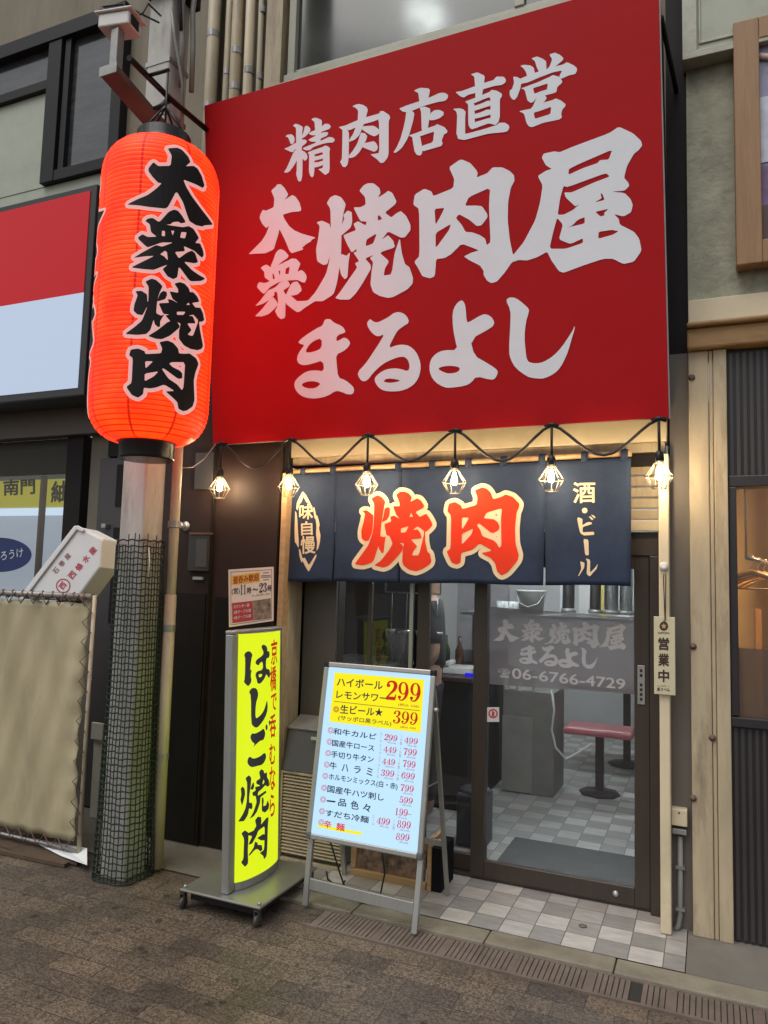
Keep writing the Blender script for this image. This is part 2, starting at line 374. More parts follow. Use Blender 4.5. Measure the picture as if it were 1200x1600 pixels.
# ------------------------------------------------------------------ brush lettering traced as outlines (x0, y0, scale, 'outer;hole|outer')
SMOOTH = {'ma', 'ru', 'yo', 'shi', 'y_ha', 'y_shi', 'y_go'}
GLYPHS = {
'sei': (440, 180, 12, "215,200 265,160 330,180 405,225 388,330 385,600 380,660 395,800 395,1000 390,1150 370,1230 345,1250 310,1230 275,1110 285,1050 290,870 275,640 275,240|75,400 110,370 190,360 235,400 250,450 240,510 205,550 170,535 150,480 125,420|440,210 490,200 540,250 545,290 500,350 440,410 385,440 380,400 410,330|50,630 130,600 270,520 385,460 450,460 480,490 460,530 385,590 250,650 220,695 170,690|275,640 215,720 150,880 90,1010 45,1075 110,1080 160,1050 240,940 300,830|380,660 440,690 480,740 490,800 470,840 440,858 385,810 350,720|560,80 600,55 650,50 750,90 760,120 755,250 735,480 700,540 640,520 640,380 620,130|505,350 560,310 630,285 750,215 820,160 890,170 930,215 900,260 760,310 640,380 570,380|500,465 560,430 650,385 790,320 860,320 880,350 850,390 740,440 640,500 560,500|395,630 430,605 640,520 740,480 890,410 960,420 1005,465 970,515 860,520 740,550 600,600 530,660 450,660|490,710 530,680 625,680 615,980 620,1020 605,1140 575,1170 540,1140 515,1060 520,740|490,710 560,670 770,600 820,570 880,590 915,630 900,690 905,1000 890,1080 820,1125 780,1090 690,1015 780,990 780,690 620,740|610,775 700,765 785,730 785,815 700,835 610,860|610,890 700,880 785,850 785,935 690,970 610,985"),
'niku': (520, 150, 12, "370,200 420,170 490,150 580,175 640,215 660,265 630,390 600,480 560,600 500,740 420,820 310,865 310,830 380,720 430,600 470,460 480,280 430,225|115,585 240,555 390,490 460,460 630,400 880,330 885,290 950,285 1060,360 1080,410 1050,480 1050,1080 1030,1160 960,1250 900,1260 830,1190 705,1095 780,1090 875,1070 870,440 740,490 600,525 420,600 320,645 275,640 180,640|180,640 280,640 310,700 300,1180 280,1290 240,1340 190,1330 140,1240 175,1180 185,660|575,570 770,560 830,600 880,640 880,700 830,740 780,760 700,730 545,630|530,690 600,700 650,750 630,830 560,960 500,1060 420,1140 350,1165 290,1160 310,1110 380,1030 460,900 500,780|600,885 680,870 770,850 820,890 850,960 830,1020 780,1050 700,1020 550,960"),
'ten': (615, 140, 12, "385,25 430,0 500,-30 650,-20 685,10 680,60 660,150 600,290 500,340 485,220 465,70|105,360 250,300 480,225 680,150 870,65 960,65 1025,105 1020,160 970,215 820,240 600,300 350,400 240,430 170,415|240,420 350,400 395,450 370,590 300,840 250,950 170,1080 110,1140 40,1190 0,1180 60,1090 130,930 190,720 225,550|490,345 580,320 690,360 690,450 660,640 640,760 530,780 520,420|690,450 770,390 860,385 940,420 940,480 870,540 760,575 670,580|290,860 450,810 640,725 780,680 820,650 960,710 1015,780 1000,820 950,840 905,960 925,1010 900,1060 800,1090 540,1165 530,1060 740,990 765,790 640,830 500,880 350,900|350,890 500,870 535,1060 540,1200 500,1240 440,1230 395,1160 370,1010"),
'choku': (705, 110, 12, "370,80 490,40 620,100 630,140 620,240 600,360 580,480 455,540 455,430 450,300 435,120|80,410 210,390 450,300 620,240 800,185 850,120 990,125 1030,180 1020,230 960,275 820,295 610,355 450,430 330,460 240,515 170,490|260,590 320,580 440,610 445,1000 440,1080 410,1110 360,1095 325,1020 320,640|260,590 450,520 720,410 760,370 860,385 950,440 955,490 915,550 915,870 890,970 830,1030 740,1005 740,500 600,550 440,620|435,670 560,630 680,575 750,575 750,665 600,710 435,765|435,825 560,790 670,740 750,740 750,830 600,875 435,915|435,980 600,930 740,890 760,1005 700,1000 560,1050 430,1100|35,725 170,715 230,735 275,780 265,900 265,1190 280,1200 250,1290 150,1290 100,1200 110,1000 115,850 100,780|110,1190 280,1195 600,1110 850,1030 910,985 1010,985 1080,1030 1095,1080 1060,1145 980,1165 700,1190 400,1270 250,1310 130,1290"),
'ei': (795, 80, 10, "180,230 250,215 340,225 390,260 410,340 400,380 290,400 270,330 230,270|355,115 440,85 530,120 585,160 590,300 560,340 480,340 440,260 410,160|635,55 720,25 800,60 855,110 840,150 730,240 650,300 580,300 640,240 680,130|70,400 130,405 180,435 280,390 480,315 600,285 730,240 850,210 910,175 1010,220 1060,260 1070,300 1040,360 940,380 820,435 790,395 835,305 700,330 500,405 290,495 195,510 180,590 130,720 90,765 50,750 15,690 15,620 55,590 85,490|190,585 260,560 450,490 640,405 690,375 800,405 840,480 820,510 760,560 745,640 700,660 560,695 430,740 380,800 340,810 290,770 260,640 240,600;380,580 480,550 610,505 600,600 500,630 400,670|430,740 570,690 595,740 540,810 480,900 330,920 380,860|160,940 330,905 480,870 545,805 690,765 735,740 810,770 890,830 880,870 840,910 820,980 830,1040 790,1070 540,1120 370,1190 320,1180 280,1130 240,980;390,965 520,925 665,870 650,985 540,1020 410,1060"),
'dai': (380, 280, 10, "440,180 520,110 530,85 590,80 650,140 705,235 690,270 650,325 720,280 770,250 820,275 880,360 910,460 905,495 870,505 760,515 625,555 640,610 720,735 800,800 910,850 1140,915 1055,960 1075,965 990,1015 925,1070 945,1100 760,1160 720,1110 660,960 570,780 550,870 510,1000 480,1100 350,1160 200,1165 85,1175 180,1080 290,970 360,860 410,730 360,765 300,700 260,610 270,560 310,480 360,495 480,440 490,300"),
'shu': (380, 390, 10, "510,60 550,10 590,-5 650,20 715,95 700,130 600,200 520,270 430,270 480,150|275,290 310,260 365,235 430,275 540,250 720,165 760,140 830,145 900,220 850,350 910,320 950,345 990,400 995,450 970,515 930,515 850,475 700,485 560,510 420,590 330,695 280,660 220,590 230,545 255,510 340,525 420,495 340,440 330,345;460,375 480,385 500,455 470,465;555,335 585,330 575,410;670,300 730,265 715,380 660,385|490,620 580,510 700,485 735,545 720,580 630,640 670,710 665,850 660,1065 595,1090 545,1050 500,960 530,910 550,820 535,680|190,885 270,800 390,640 440,620 490,660 495,710 410,790 310,850|185,1045 300,930 410,790 470,740 530,810 545,860 500,920 400,1010 300,1045|390,640 490,600 600,510 560,640 490,670|740,560 780,510 850,500 900,570 920,640 850,705 750,725 680,715 680,690|640,690 750,725 850,810 1020,810 1100,815 1000,880 900,965 850,980 800,950 670,850"),
'yaki': (460, 280, 6, "305,225 340,170 385,150 440,170 485,235 460,330 445,450 440,700 430,800 400,980 370,1080 270,1145 195,1145 110,1200 60,1230 -20,1180 20,1145 130,1140 200,1060 300,890 330,760 345,560 340,280|210,405 260,390 330,420 345,470 345,560 335,720 310,800 270,805 215,770 205,660 225,560 240,440|460,340 500,295 540,310 545,400 530,455 455,520 440,530 440,450 470,370|440,700 490,720 525,685 510,780 500,920 475,940 440,900 425,830|610,110 650,60 690,40 745,40 800,85 810,130 785,175 850,135 880,110 920,130 960,210 945,240 850,315 910,360 960,320 1000,300 1050,345 1090,430 1090,480 1040,545 1000,550 880,490 820,570 880,525 930,580 945,640 800,690 890,770 850,840 840,905 905,895 920,850 940,700 990,550 1010,700 1040,800 1080,825 1115,930 1110,980 1060,1035 930,1105 880,1115 800,1095 740,1060 715,990 725,870 740,780 710,740 750,710 665,745 715,800 720,840 640,980 580,1070 520,1130 430,1130 385,1115 430,1060 520,930 590,830 570,790 610,770 555,690 585,680 585,655 540,690 500,620 460,530 500,510 580,480 555,420 600,395 670,435 680,400 620,395 555,265 620,265 670,240 665,170;785,345 800,340 825,375 785,390;680,565 775,510 740,605 670,630"),
'niku2': (630, 240, 6, "430,130 530,60 560,60 630,90 690,160 700,185 690,225 790,185 840,130 930,130 1000,165 1040,205 1045,255 1010,320 985,450 980,620 1000,810 1030,950 1070,955 1080,1000 1020,1020 950,1120 880,1200 830,1215 790,1195 755,1140 755,1100 720,1050 620,1000 570,965 640,930 715,908 550,845 450,945 390,980 310,990 300,1130 290,1155 250,1170 180,1150 150,1090 105,1015 155,960 150,520 95,480 110,385 200,330 265,355 285,400 470,325 480,240;295,520 390,510 350,590 305,670;305,745 450,660 430,720 305,890;580,490 615,410 815,320 805,500 820,830 785,860 770,800 720,765 650,740 585,735 550,670 495,605 525,570 620,620 690,680 735,675 790,600 790,570 740,495 680,488"),
'ya': (800, 190, 5.4545, "255,310 270,275 360,255 410,262 520,215 830,100 910,45 1030,100 1100,165 1110,205 1080,245 1040,275 980,380 955,480 990,520 1000,550 960,590 850,598 960,610 1010,660 1030,710 1015,775 950,810 870,790 910,830 920,880 1040,940 1085,1000 1105,1100 1040,1195 950,1215 860,1170 780,1170 600,1230 440,1290 400,1275 340,1190 300,1110 220,1155 130,1185 60,1180 0,1195 -60,1215 -80,1180 10,1140 100,1030 200,840 240,690 262,545 220,465 290,420 340,405 290,375;485,405 600,350 855,240 825,325 750,330 730,355 600,400 482,455;440,550 475,560 800,440 835,470 700,520 510,605 445,605 460,650 540,725 575,705 520,755 440,795 390,795 410,660;385,820 435,880 400,1005 500,1045 605,995 605,1035 460,1085 320,1085 350,950;510,890 560,840 620,815 620,870 470,905;755,615 770,615 790,670 705,690 765,655;710,770 825,745 785,780 790,800 755,810;740,940 850,925 910,935 860,965 735,1000"),
'ma': (450, 480, 10, "155,550 250,460 460,325 545,290 575,200 610,185 670,190 720,245 850,295 900,370 895,400 770,440 755,535 820,510 870,475 930,490 980,555 950,620 870,690 755,740 765,900 785,1100 900,1140 1000,1220 1040,1280 1020,1360 930,1365 830,1320 750,1305 620,1390 450,1430 300,1420 200,1380 130,1310 100,1230 110,1160 180,1080 300,1000 430,985 570,1005 550,830 400,880 290,905 210,905 150,860 145,780 180,700 265,590 210,580;270,705 330,590 420,520 530,485 530,640 440,685 350,710;210,1215 260,1175 360,1155 450,1165 515,1195 460,1250 380,1275 270,1260"),
'ru': (550, 480, 10, "235,260 260,210 290,185 340,230 400,240 440,225 570,160 650,95 720,75 790,90 860,140 900,240 810,295 720,360 660,460 570,645 700,595 800,585 900,605 1000,690 1060,820 1080,930 1060,1060 1000,1180 900,1260 770,1310 620,1320 500,1305 420,1260 360,1170 360,1100 430,1030 530,975 650,955 760,965 875,1005 905,940 890,850 850,790 780,770 640,810 480,890 330,1030 250,1140 180,1165 120,1120 85,1020 220,880 340,700 450,530 510,420 410,465 330,420 260,330;500,1150 540,1120 620,1115 770,1145 700,1170 590,1185 510,1170"),
'yo': (660, 460, 9.2308, "435,260 480,150 560,80 600,110 625,180 640,405 680,400 860,290 930,290 990,320 1035,385 1035,430 1000,480 690,650 755,890 900,970 1060,1070 1095,1120 1050,1220 990,1235 780,1180 710,1270 620,1320 400,1350 310,1340 190,1270 120,1170 100,1060 120,940 200,850 310,805 510,805 470,640 440,460;215,1070 310,1035 440,1030 550,1055 520,1120 400,1145 320,1130"),
'shi': (780, 450, 9.2308, "100,185 130,145 180,135 250,150 330,210 430,300 430,350 385,490 365,700 380,900 400,1040 450,1080 550,1090 640,1070 780,985 900,860 1000,710 1070,600 1080,550 1095,580 1050,720 1000,900 960,1000 890,1140 800,1235 690,1290 620,1310 480,1300 400,1275 240,1160 170,1040 140,920 165,480 165,320"),
'l_dai': (190, 220, 8, "575,95 700,80 760,110 830,200 855,270 795,325 890,318 940,350 990,440 1025,560 1005,595 920,550 765,490 800,580 870,700 980,850 1080,980 1130,1050 1020,1060 1000,1075 920,1060 840,1010 810,930 760,770 680,635 580,830 545,855 350,835 220,815 75,805 200,740 330,685 430,610 500,540 455,530 390,460 340,390 340,350 400,275 460,325 610,320 625,190"),
'l_shu': (190, 325, 8, "585,55 650,25 700,40 745,95 785,160 790,190 550,215 650,230 760,245 830,230 890,265 935,340 955,380 910,440 970,445 1005,530 1015,590 995,625 950,590 900,540 770,480 785,545 660,555 710,635 810,560 870,535 910,570 945,680 900,695 770,675 880,790 1035,885 980,915 860,920 830,900 710,735 690,870 640,895 570,860 510,770 570,715 500,740 400,780 270,770 125,750 260,680 410,605 300,610 155,630 250,570 430,468 505,490 640,437 500,437 330,500 290,470 215,395 215,370 265,335 330,370 440,365 370,310 355,210 300,170 330,140 390,130 470,185;505,290 540,295 540,360 500,355;615,290 655,290 635,350;740,305 805,310 785,385 725,375;480,585 540,540 565,560 575,660 530,610"),
'l_yaki': (190, 430, 8, "300,85 375,48 430,65 480,110 510,145 470,230 445,320 430,480 490,510 530,495 480,580 480,645 455,655 415,620 400,560 360,690 310,740 200,752 50,740 170,650 260,570 320,410 335,330 340,150|180,205 250,200 320,245 325,330 315,410 265,505 200,495 155,450 165,370 205,260|300,340 345,330 340,410 300,410|440,330 480,230 520,200 560,215 565,255 540,305 460,330|655,110 720,90 780,110 830,165 845,215 885,215 935,270 960,335 870,350 910,405 975,410 1005,480 1020,560 1000,580 955,585 970,700 1005,880 990,920 940,940 850,925 770,880 710,800 710,700 730,610 690,590 720,640 710,665 600,760 500,805 430,800 330,765 450,690 570,590 605,580 545,510 590,495 520,490 460,355 590,350 570,305 620,310 700,355 630,300 595,205 700,225 700,180;800,375 825,345 845,375;685,460 790,460 765,500 685,500;830,510 885,495 950,570 880,765 815,745 865,690 810,605 915,605 880,515"),
'l_niku': (190, 530, 8, "470,40 570,20 640,50 700,120 710,180 780,185 840,180 920,240 950,310 910,420 890,520 900,760 880,840 820,890 770,900 710,870 690,790 640,740 545,655 655,650 530,570 420,610 350,620 280,610 270,690 210,735 130,700 65,600 130,550 145,240 100,205 120,135 210,120 290,155 300,190 490,180 505,120;295,280 395,280 300,370;290,435 460,405 400,470 290,530;590,310 620,290 785,290 765,600 745,640 690,570 580,495 500,375 525,370 700,500 750,490 750,430 720,395 630,350"),
'n_yaki': (550, 750, 8.571, "260,250 340,200 400,230 445,290 430,350 410,490 395,600 385,755 440,765 455,740 440,850 430,970 410,985 375,930 365,880 310,1070 280,1110 160,1145 50,1130 140,1000 230,870 285,700 298,560 300,320|140,415 200,405 290,470 290,580 280,700 230,815 180,820 135,780 130,680 160,560 180,450|400,570 420,480 435,385 470,360 505,375 500,470 470,530|590,200 640,155 700,155 760,180 800,230 780,295 870,245 920,270 970,340 960,375 850,430 910,495 1000,450 1050,520 1085,590 1080,620 1010,690 985,690 990,830 1020,960 1060,990 1080,1090 1060,1130 960,1190 860,1225 770,1200 700,1150 675,1100 680,960 700,850 640,840 690,890 680,940 560,1080 490,1150 430,1175 310,1145 400,1080 500,930 540,850 500,750 460,740 430,590 520,555 510,490 560,475 640,520 590,470 545,350 640,350 630,290;770,495 790,440 820,490;655,650 760,620 720,700 655,705;820,670 880,620 980,690 900,1010 810,1010 830,950 880,890 790,795 940,780 920,710 880,660"),
'n_niku': (685, 745, 8.571, "485,180 590,140 650,160 700,210 735,300 840,270 900,235 1000,270 1085,360 1080,410 1050,480 1030,700 1040,900 1085,1050 1070,1120 940,1280 860,1325 800,1270 770,1160 710,1090 570,1020 730,990 550,890 450,980 310,1020 300,1150 250,1175 180,1150 115,1000 165,960 170,520 120,460 140,360 220,335 300,380 320,430 510,375 520,270;315,545 410,545 330,690 315,690;315,765 465,690 440,770 315,910;605,555 650,480 855,420 840,560 850,930 820,950 790,890 740,850 590,795 560,710 515,650 540,620 700,745 740,755 810,720 825,670 800,610 750,570"),
'n_ring': (445, 760, 11.43, "320,85 375,150 430,250 490,370 500,440 470,430 430,300 390,290 330,180 300,280 265,320 235,430 210,400 220,290 260,200|190,440 215,470 235,600 255,850 270,1000 270,1105 220,1020 195,1000 185,800 190,500|500,380 525,370 560,520 580,520 625,680 610,750 640,870 630,1000 605,1100 570,1160 580,1000 560,870 565,700 550,580 530,570|275,1120 300,1130 345,1290 380,1270 450,1410 565,1205 575,1240 500,1420 450,1525 400,1440 345,1330 330,1370 290,1250"),
'n_beer': (880, 745, 10, "220,650 240,635 305,660 300,760 385,710 440,710 455,740 310,785 305,870 480,860 490,890 480,910 330,920 270,880 240,760|400,625 430,620 475,665 455,680|435,595 470,600 510,635 490,650|320,970 400,985 408,1230 350,1225|270,1320 340,1345 335,1420 250,1555 240,1545 290,1440|360,1275 430,1300 428,1500 500,1430 550,1360 530,1440 425,1560 375,1520 385,1330|293,528 306,496 338,483 370,496 383,528 370,560 338,573 306,560"),
'y_ha': (365, 1000, 12.3125, "195,290 230,230 300,210 340,250 360,290 335,360 310,600 350,560 320,680 345,790 290,880 260,885 185,800 210,760 220,350|530,150 540,100 570,85 620,110 645,160 640,220 680,210 690,290 670,345 620,350 615,560 680,555 700,640 685,740 650,700 625,650 590,740 530,820 490,845 450,830 440,760 410,680 440,600 560,575 555,410 500,440 480,495 410,455 430,380 560,295 570,220;470,665 540,645 545,690 490,730"),
'y_shi': (365, 1000, 12.3125, "285,1000 350,915 440,930 470,1030 460,1110 430,1190 415,1350 415,1480 440,1510 540,1420 600,1300 640,1130 655,1330 600,1500 500,1640 440,1690 380,1670 330,1600 330,1060"),
'y_go': (365, 1110, 13.3375, "725,230 745,195 765,250 755,330 735,300|655,340 680,275 708,340 690,420 665,400|335,550 380,470 430,490 570,420 610,370 650,430 655,520 610,625 570,620 500,670 390,775 440,690 380,660|280,1060 300,985 340,960 380,1000 450,1000 560,950 630,880 670,910 670,1010 600,1130 500,1155 360,1190 290,1120"),
'y_yaki': (365, 1200, 9.41, "170,150 220,105 255,140 250,240 240,310 225,420 225,510 265,510 275,570 260,610 225,590 205,690 150,780 60,790 130,680 170,590 190,480 195,220|100,300 130,270 160,310 165,390 145,470 120,555 95,470 110,390|240,310 270,230 290,205 300,270 280,320|370,60 405,15 440,40 445,80 485,60 490,140 515,180 520,260 490,275 465,250 410,310 360,350 350,410 470,330 480,360 390,430 385,510 340,640 290,710 230,750 290,640 335,500 320,410 280,410 270,360 320,330 310,280 390,260 330,230 330,190 390,150;420,230 435,165 450,200 430,240|410,440 430,430 440,480 430,560 470,550 500,470 520,540 510,600 460,655 410,635"),
'y_niku': (365, 1200, 9.41, "110,960 160,915 210,945 215,1020 205,1200 210,1400 165,1455 105,1390 140,1330 150,1040|310,770 350,715 400,720 405,790 395,835 480,730 510,720 500,850 490,1200 480,1290 445,1345 430,1290 380,1250 445,1200 455,850 360,920 330,1000 270,1110 210,1130 270,1000 210,990 200,960 290,920 330,850|340,1030 430,970 460,980 460,1060 400,1065|310,1080 350,1100 350,1130 410,1130 420,1200 390,1230 350,1190 310,1200 230,1290 215,1280 290,1170"),
}

# ------------------------------------------------------------------ materials
def paver_mat():
    m = bpy.data.materials.new('street_paver'); m.use_nodes = True; nt = m.node_tree; N = nt.nodes; L = nt.links; b = N['Principled BSDF']
    tc = N.new('ShaderNodeTexCoord'); br = N.new('ShaderNodeTexBrick')
    br.inputs['Scale'].default_value = 1; br.inputs['Brick Width'].default_value = 0.232; br.inputs['Row Height'].default_value = 0.116
    br.inputs['Mortar Size'].default_value = 0.0025; br.inputs['Mortar Smooth'].default_value = 0.3; br.offset = 0.5
    br.inputs['Color1'].default_value = (0.168, 0.140, 0.111, 1); br.inputs['Color2'].default_value = (0.096, 0.084, 0.074, 1); br.inputs['Mortar'].default_value = (0.055, 0.048, 0.042, 1)
    L.new(tc.outputs['Object'], br.inputs['Vector'])
    sp = N.new('ShaderNodeTexVoronoi'); sp.inputs['Scale'].default_value = 150; L.new(tc.outputs['Object'], sp.inputs['Vector'])
    sr = N.new('ShaderNodeValToRGB'); sr.color_ramp.elements[0].color = (0.35, 0.33, 0.33, 1); sr.color_ramp.elements[1].color = (1.9, 1.8, 1.65, 1)
    sr.color_ramp.elements[0].position = 0.15; sr.color_ramp.elements[1].position = 0.95
    wn_ = N.new('ShaderNodeSeparateColor'); L.new(sp.outputs['Color'], wn_.inputs[0]); L.new(wn_.outputs[0], sr.inputs[0])
    big = N.new('ShaderNodeTexNoise'); big.inputs['Scale'].default_value = 1.1; big.inputs['Detail'].default_value = 7; big.inputs['Roughness'].default_value = 0.7
    L.new(tc.outputs['Object'], big.inputs['Vector'])
    bgr = N.new('ShaderNodeValToRGB'); bgr.color_ramp.elements[0].position = 0.3; bgr.color_ramp.elements[1].position = 0.7
    bgr.color_ramp.elements[0].color = (0.38, 0.36, 0.345, 1); bgr.color_ramp.elements[1].color = (1.08, 1.03, 0.98, 1); L.new(big.outputs[0], bgr.inputs[0])
    m1 = N.new('ShaderNodeMix'); m1.data_type = 'RGBA'; m1.blend_type = 'MULTIPLY'; m1.inputs[0].default_value = 0.7
    L.new(br.outputs['Color'], m1.inputs[6]); L.new(sr.outputs[0], m1.inputs[7])
    m2 = N.new('ShaderNodeMix'); m2.data_type = 'RGBA'; m2.blend_type = 'MULTIPLY'; m2.inputs[0].default_value = 1
    L.new(m1.outputs[2], m2.inputs[6]); L.new(bgr.outputs[0], m2.inputs[7])
    # dark gum and grease spots
    gv = N.new('ShaderNodeTexVoronoi'); gv.inputs['Scale'].default_value = 7.5; L.new(tc.outputs['Object'], gv.inputs['Vector'])
    gr_ = N.new('ShaderNodeValToRGB'); gr_.color_ramp.elements[0].position = 0.10; gr_.color_ramp.elements[1].position = 0.17
    gr_.color_ramp.elements[0].color = (0.35, 0.33, 0.32, 1); gr_.color_ramp.elements[1].color = (1, 1, 1, 1); L.new(gv.outputs['Distance'], gr_.inputs[0])
    m3 = N.new('ShaderNodeMix'); m3.data_type = 'RGBA'; m3.blend_type = 'MULTIPLY'; m3.inputs[0].default_value = 0.8
    L.new(m2.outputs[2], m3.inputs[6]); L.new(gr_.outputs[0], m3.inputs[7])
    L.new(m3.outputs[2], b.inputs['Base Color'])
    rm = N.new('ShaderNodeMapRange'); rm.inputs[3].default_value = 0.32; rm.inputs[4].default_value = 0.7; L.new(big.outputs[0], rm.inputs[0]); L.new(rm.outputs[0], b.inputs['Roughness'])
    ad = N.new('ShaderNodeMath'); ad.operation = 'MULTIPLY_ADD'; ad.inputs[1].default_value = -1.5; L.new(br.outputs['Fac'], ad.inputs[0]); L.new(wn_.outputs[0], ad.inputs[2])
    bp = N.new('ShaderNodeBump'); bp.inputs['Strength'].default_value = 0.35; bp.inputs['Distance'].default_value = 0.004
    L.new(ad.outputs[0], bp.inputs['Height']); L.new(bp.outputs[0], b.inputs['Normal'])
    return m
def tile_mat(size=0.145):
    m = bpy.data.materials.new('floor_tile'); m.use_nodes = True; nt = m.node_tree; N = nt.nodes; L = nt.links; b = N['Principled BSDF']
    def math_(op, a, v=None, c=None):
        n = N.new('ShaderNodeMath'); n.operation = op; L.new(a, n.inputs[0])
        if v is not None:
            if hasattr(v, 'links'): L.new(v, n.inputs[1])
            else: n.inputs[1].default_value = v
        return n.outputs[0]
    tc = N.new('ShaderNodeTexCoord'); mp = N.new('ShaderNodeMapping'); mp.inputs['Location'].default_value = (0.49/size+40, -3.565/size+40.0, 0); mp.inputs['Scale'].default_value = (1/size,)*3
    L.new(tc.outputs['Object'], mp.inputs[0]); sx = N.new('ShaderNodeSeparateXYZ'); L.new(mp.outputs[0], sx.inputs[0])
    fx, fy = math_('FLOOR', sx.outputs[0]), math_('FLOOR', sx.outputs[1])
    par = math_('MODULO', math_('ADD', fx, fy), 2.0)
    cb = N.new('ShaderNodeCombineXYZ'); L.new(fx, cb.inputs[0]); L.new(fy, cb.inputs[1])
    wn_ = N.new('ShaderNodeTexWhiteNoise'); wn_.noise_dimensions = '2D'; L.new(cb.outputs[0], wn_.inputs[0])
    rp = N.new('ShaderNodeValToRGB'); e = rp.color_ramp; e.interpolation = 'CONSTANT'
    e.elements[0].color = (0.30, 0.29, 0.275, 1); e.elements[1].position = 0.3; e.elements[1].color = (0.35, 0.325, 0.31, 1)
    for p_, c_ in ((0.55, (0.32, 0.315, 0.305, 1)), (0.8, (0.40, 0.375, 0.36, 1))):
        k = e.elements.new(p_); k.color = c_
    L.new(wn_.outputs[0], rp.inputs[0])
    rl = N.new('ShaderNodeValToRGB'); e = rl.color_ramp; e.interpolation = 'CONSTANT'
    e.elements[0].color = (0.50, 0.485, 0.46, 1); e.elements[1].position = 0.35; e.elements[1].color = (0.42, 0.405, 0.385, 1)
    k = e.elements.new(0.7); k.color = (0.55, 0.53, 0.50, 1); L.new(wn_.outputs[0], rl.inputs[0])
    mx = N.new('ShaderNodeMix'); mx.data_type = 'RGBA'; L.new(par, mx.inputs[0]); L.new(rp.outputs[0], mx.inputs[6]); L.new(rl.outputs[0], mx.inputs[7])
    ns = N.new('ShaderNodeTexNoise'); ns.inputs['Scale'].default_value = 9; ns.inputs['Detail'].default_value = 7; ns.inputs['Roughness'].default_value = 0.7
    mps = N.new('ShaderNodeMapping'); mps.inputs['Scale'].default_value = (1, 3, 1); L.new(tc.outputs['Object'], mps.inputs[0]); L.new(mps.outputs[0], ns.inputs['Vector'])
    nr = N.new('ShaderNodeValToRGB'); nr.color_ramp.elements[0].position = 0.3; nr.color_ramp.elements[1].position = 0.7
    nr.color_ramp.elements[0].color = (0.72, 0.71, 0.70, 1); nr.color_ramp.elements[1].color = (1.05, 1.05, 1.05, 1); L.new(ns.outputs[0], nr.inputs[0])
    mm = N.new('ShaderNodeMix'); mm.data_type = 'RGBA'; mm.blend_type = 'MULTIPLY'; mm.inputs[0].default_value = 1
    L.new(mx.outputs[2], mm.inputs[6]); L.new(nr.outputs[0], mm.inputs[7])
    gx = math_('ABSOLUTE', math_('SUBTRACT', math_('FRACT', sx.outputs[0]), 0.5)); gy = math_('ABSOLUTE', math_('SUBTRACT', math_('FRACT', sx.outputs[1]), 0.5))
    g = math_('GREATER_THAN', math_('MAXIMUM', gx, gy), 0.484)
    mg = N.new('ShaderNodeMix'); mg.data_type = 'RGBA'; L.new(g, mg.inputs[0]); L.new(mm.outputs[2], mg.inputs[6]); mg.inputs[7].default_value = (0.13, 0.125, 0.115, 1)
    L.new(mg.outputs[2], b.inputs['Base Color'])
    rm = N.new('ShaderNodeMapRange'); rm.inputs[3].default_value = 0.28; rm.inputs[4].default_value = 0.5; L.new(ns.outputs[0], rm.inputs[0]); L.new(rm.outputs[0], b.inputs['Roughness'])
    bp = N.new('ShaderNodeBump'); bp.inputs['Strength'].default_value = 0.4; bp.inputs['Distance'].default_value = 0.003; bp.invert = True
    L.new(g, bp.inputs['Height']); L.new(bp.outputs[0], b.inputs['Normal'])
    return m
def lantern_mat():
    m = bpy.data.materials.new('lantern_paper'); m.use_nodes = True; nt = m.node_tree; N = nt.nodes; L = nt.links; b = N['Principled BSDF']
    at_ = N.new('ShaderNodeUVMap'); at_.uv_map = 'wrap'; sx = N.new('ShaderNodeSeparateXYZ'); L.new(at_.outputs[0], sx.inputs[0])
    def math_(op, a, v):
        n = N.new('ShaderNodeMath'); n.operation = op; L.new(a, n.inputs[0]); n.inputs[1].default_value = v; return n.outputs[0]
    rib = math_('ABSOLUTE', math_('SUBTRACT', math_('FRACT', math_('MULTIPLY', sx.outputs[1], LAN_RIBS), 0), 0.5), 0)
    rib = math_('GREATER_THAN', rib, 0.40)
    seam = math_('ABSOLUTE', math_('SUBTRACT', math_('FRACT', math_('MULTIPLY', sx.outputs[0], 8.0), 0), 0.5), 0)
    seam = math_('LESS_THAN', seam, 0.028)
    mxx = N.new('ShaderNodeMath'); mxx.operation = 'MAXIMUM'; L.new(rib, mxx.inputs[0]); L.new(seam, mxx.inputs[1])
    ns = N.new('ShaderNodeTexNoise'); ns.inputs['Scale'].default_value = 7; ns.inputs['Detail'].default_value = 3
    tc = N.new('ShaderNodeTexCoord'); L.new(tc.outputs['Object'], ns.inputs['Vector'])
    pr = N.new('ShaderNodeValToRGB'); pr.color_ramp.elements[0].position = 0.3; pr.color_ramp.elements[1].position = 0.7
    pr.color_ramp.elements[0].color = (2.5, 0.036, 0.003, 1); pr.color_ramp.elements[1].color = (2.9, 0.098, 0.008, 1); L.new(ns.outputs[0], pr.inputs[0])
    mx = N.new('ShaderNodeMix'); mx.data_type = 'RGBA'; L.new(mxx.outputs[0], mx.inputs[0]); L.new(pr.outputs[0], mx.inputs[6]); mx.inputs[7].default_value = (0.62, 0.010, 0.002, 1)
    L.new(mx.outputs[2], b.inputs['Emission Color']); b.inputs['Emission Strength'].default_value = 0.95
    b.inputs['Base Color'].default_value = (0.14, 0.012, 0.005, 1); b.inputs['Roughness'].default_value = 0.5; b.inputs['Specular IOR Level'].default_value = 0.2
    return m
LAN_RIBS = 66.0
M_red = pm('sign_red', (0.42, 0.008, 0.011), 0.5, var=0.05, scale=2.0, spec=0.12)
M_letter = pm('sign_letter_grey', (0.78, 0.82, 0.87), 0.5, var=0.04, scale=3)
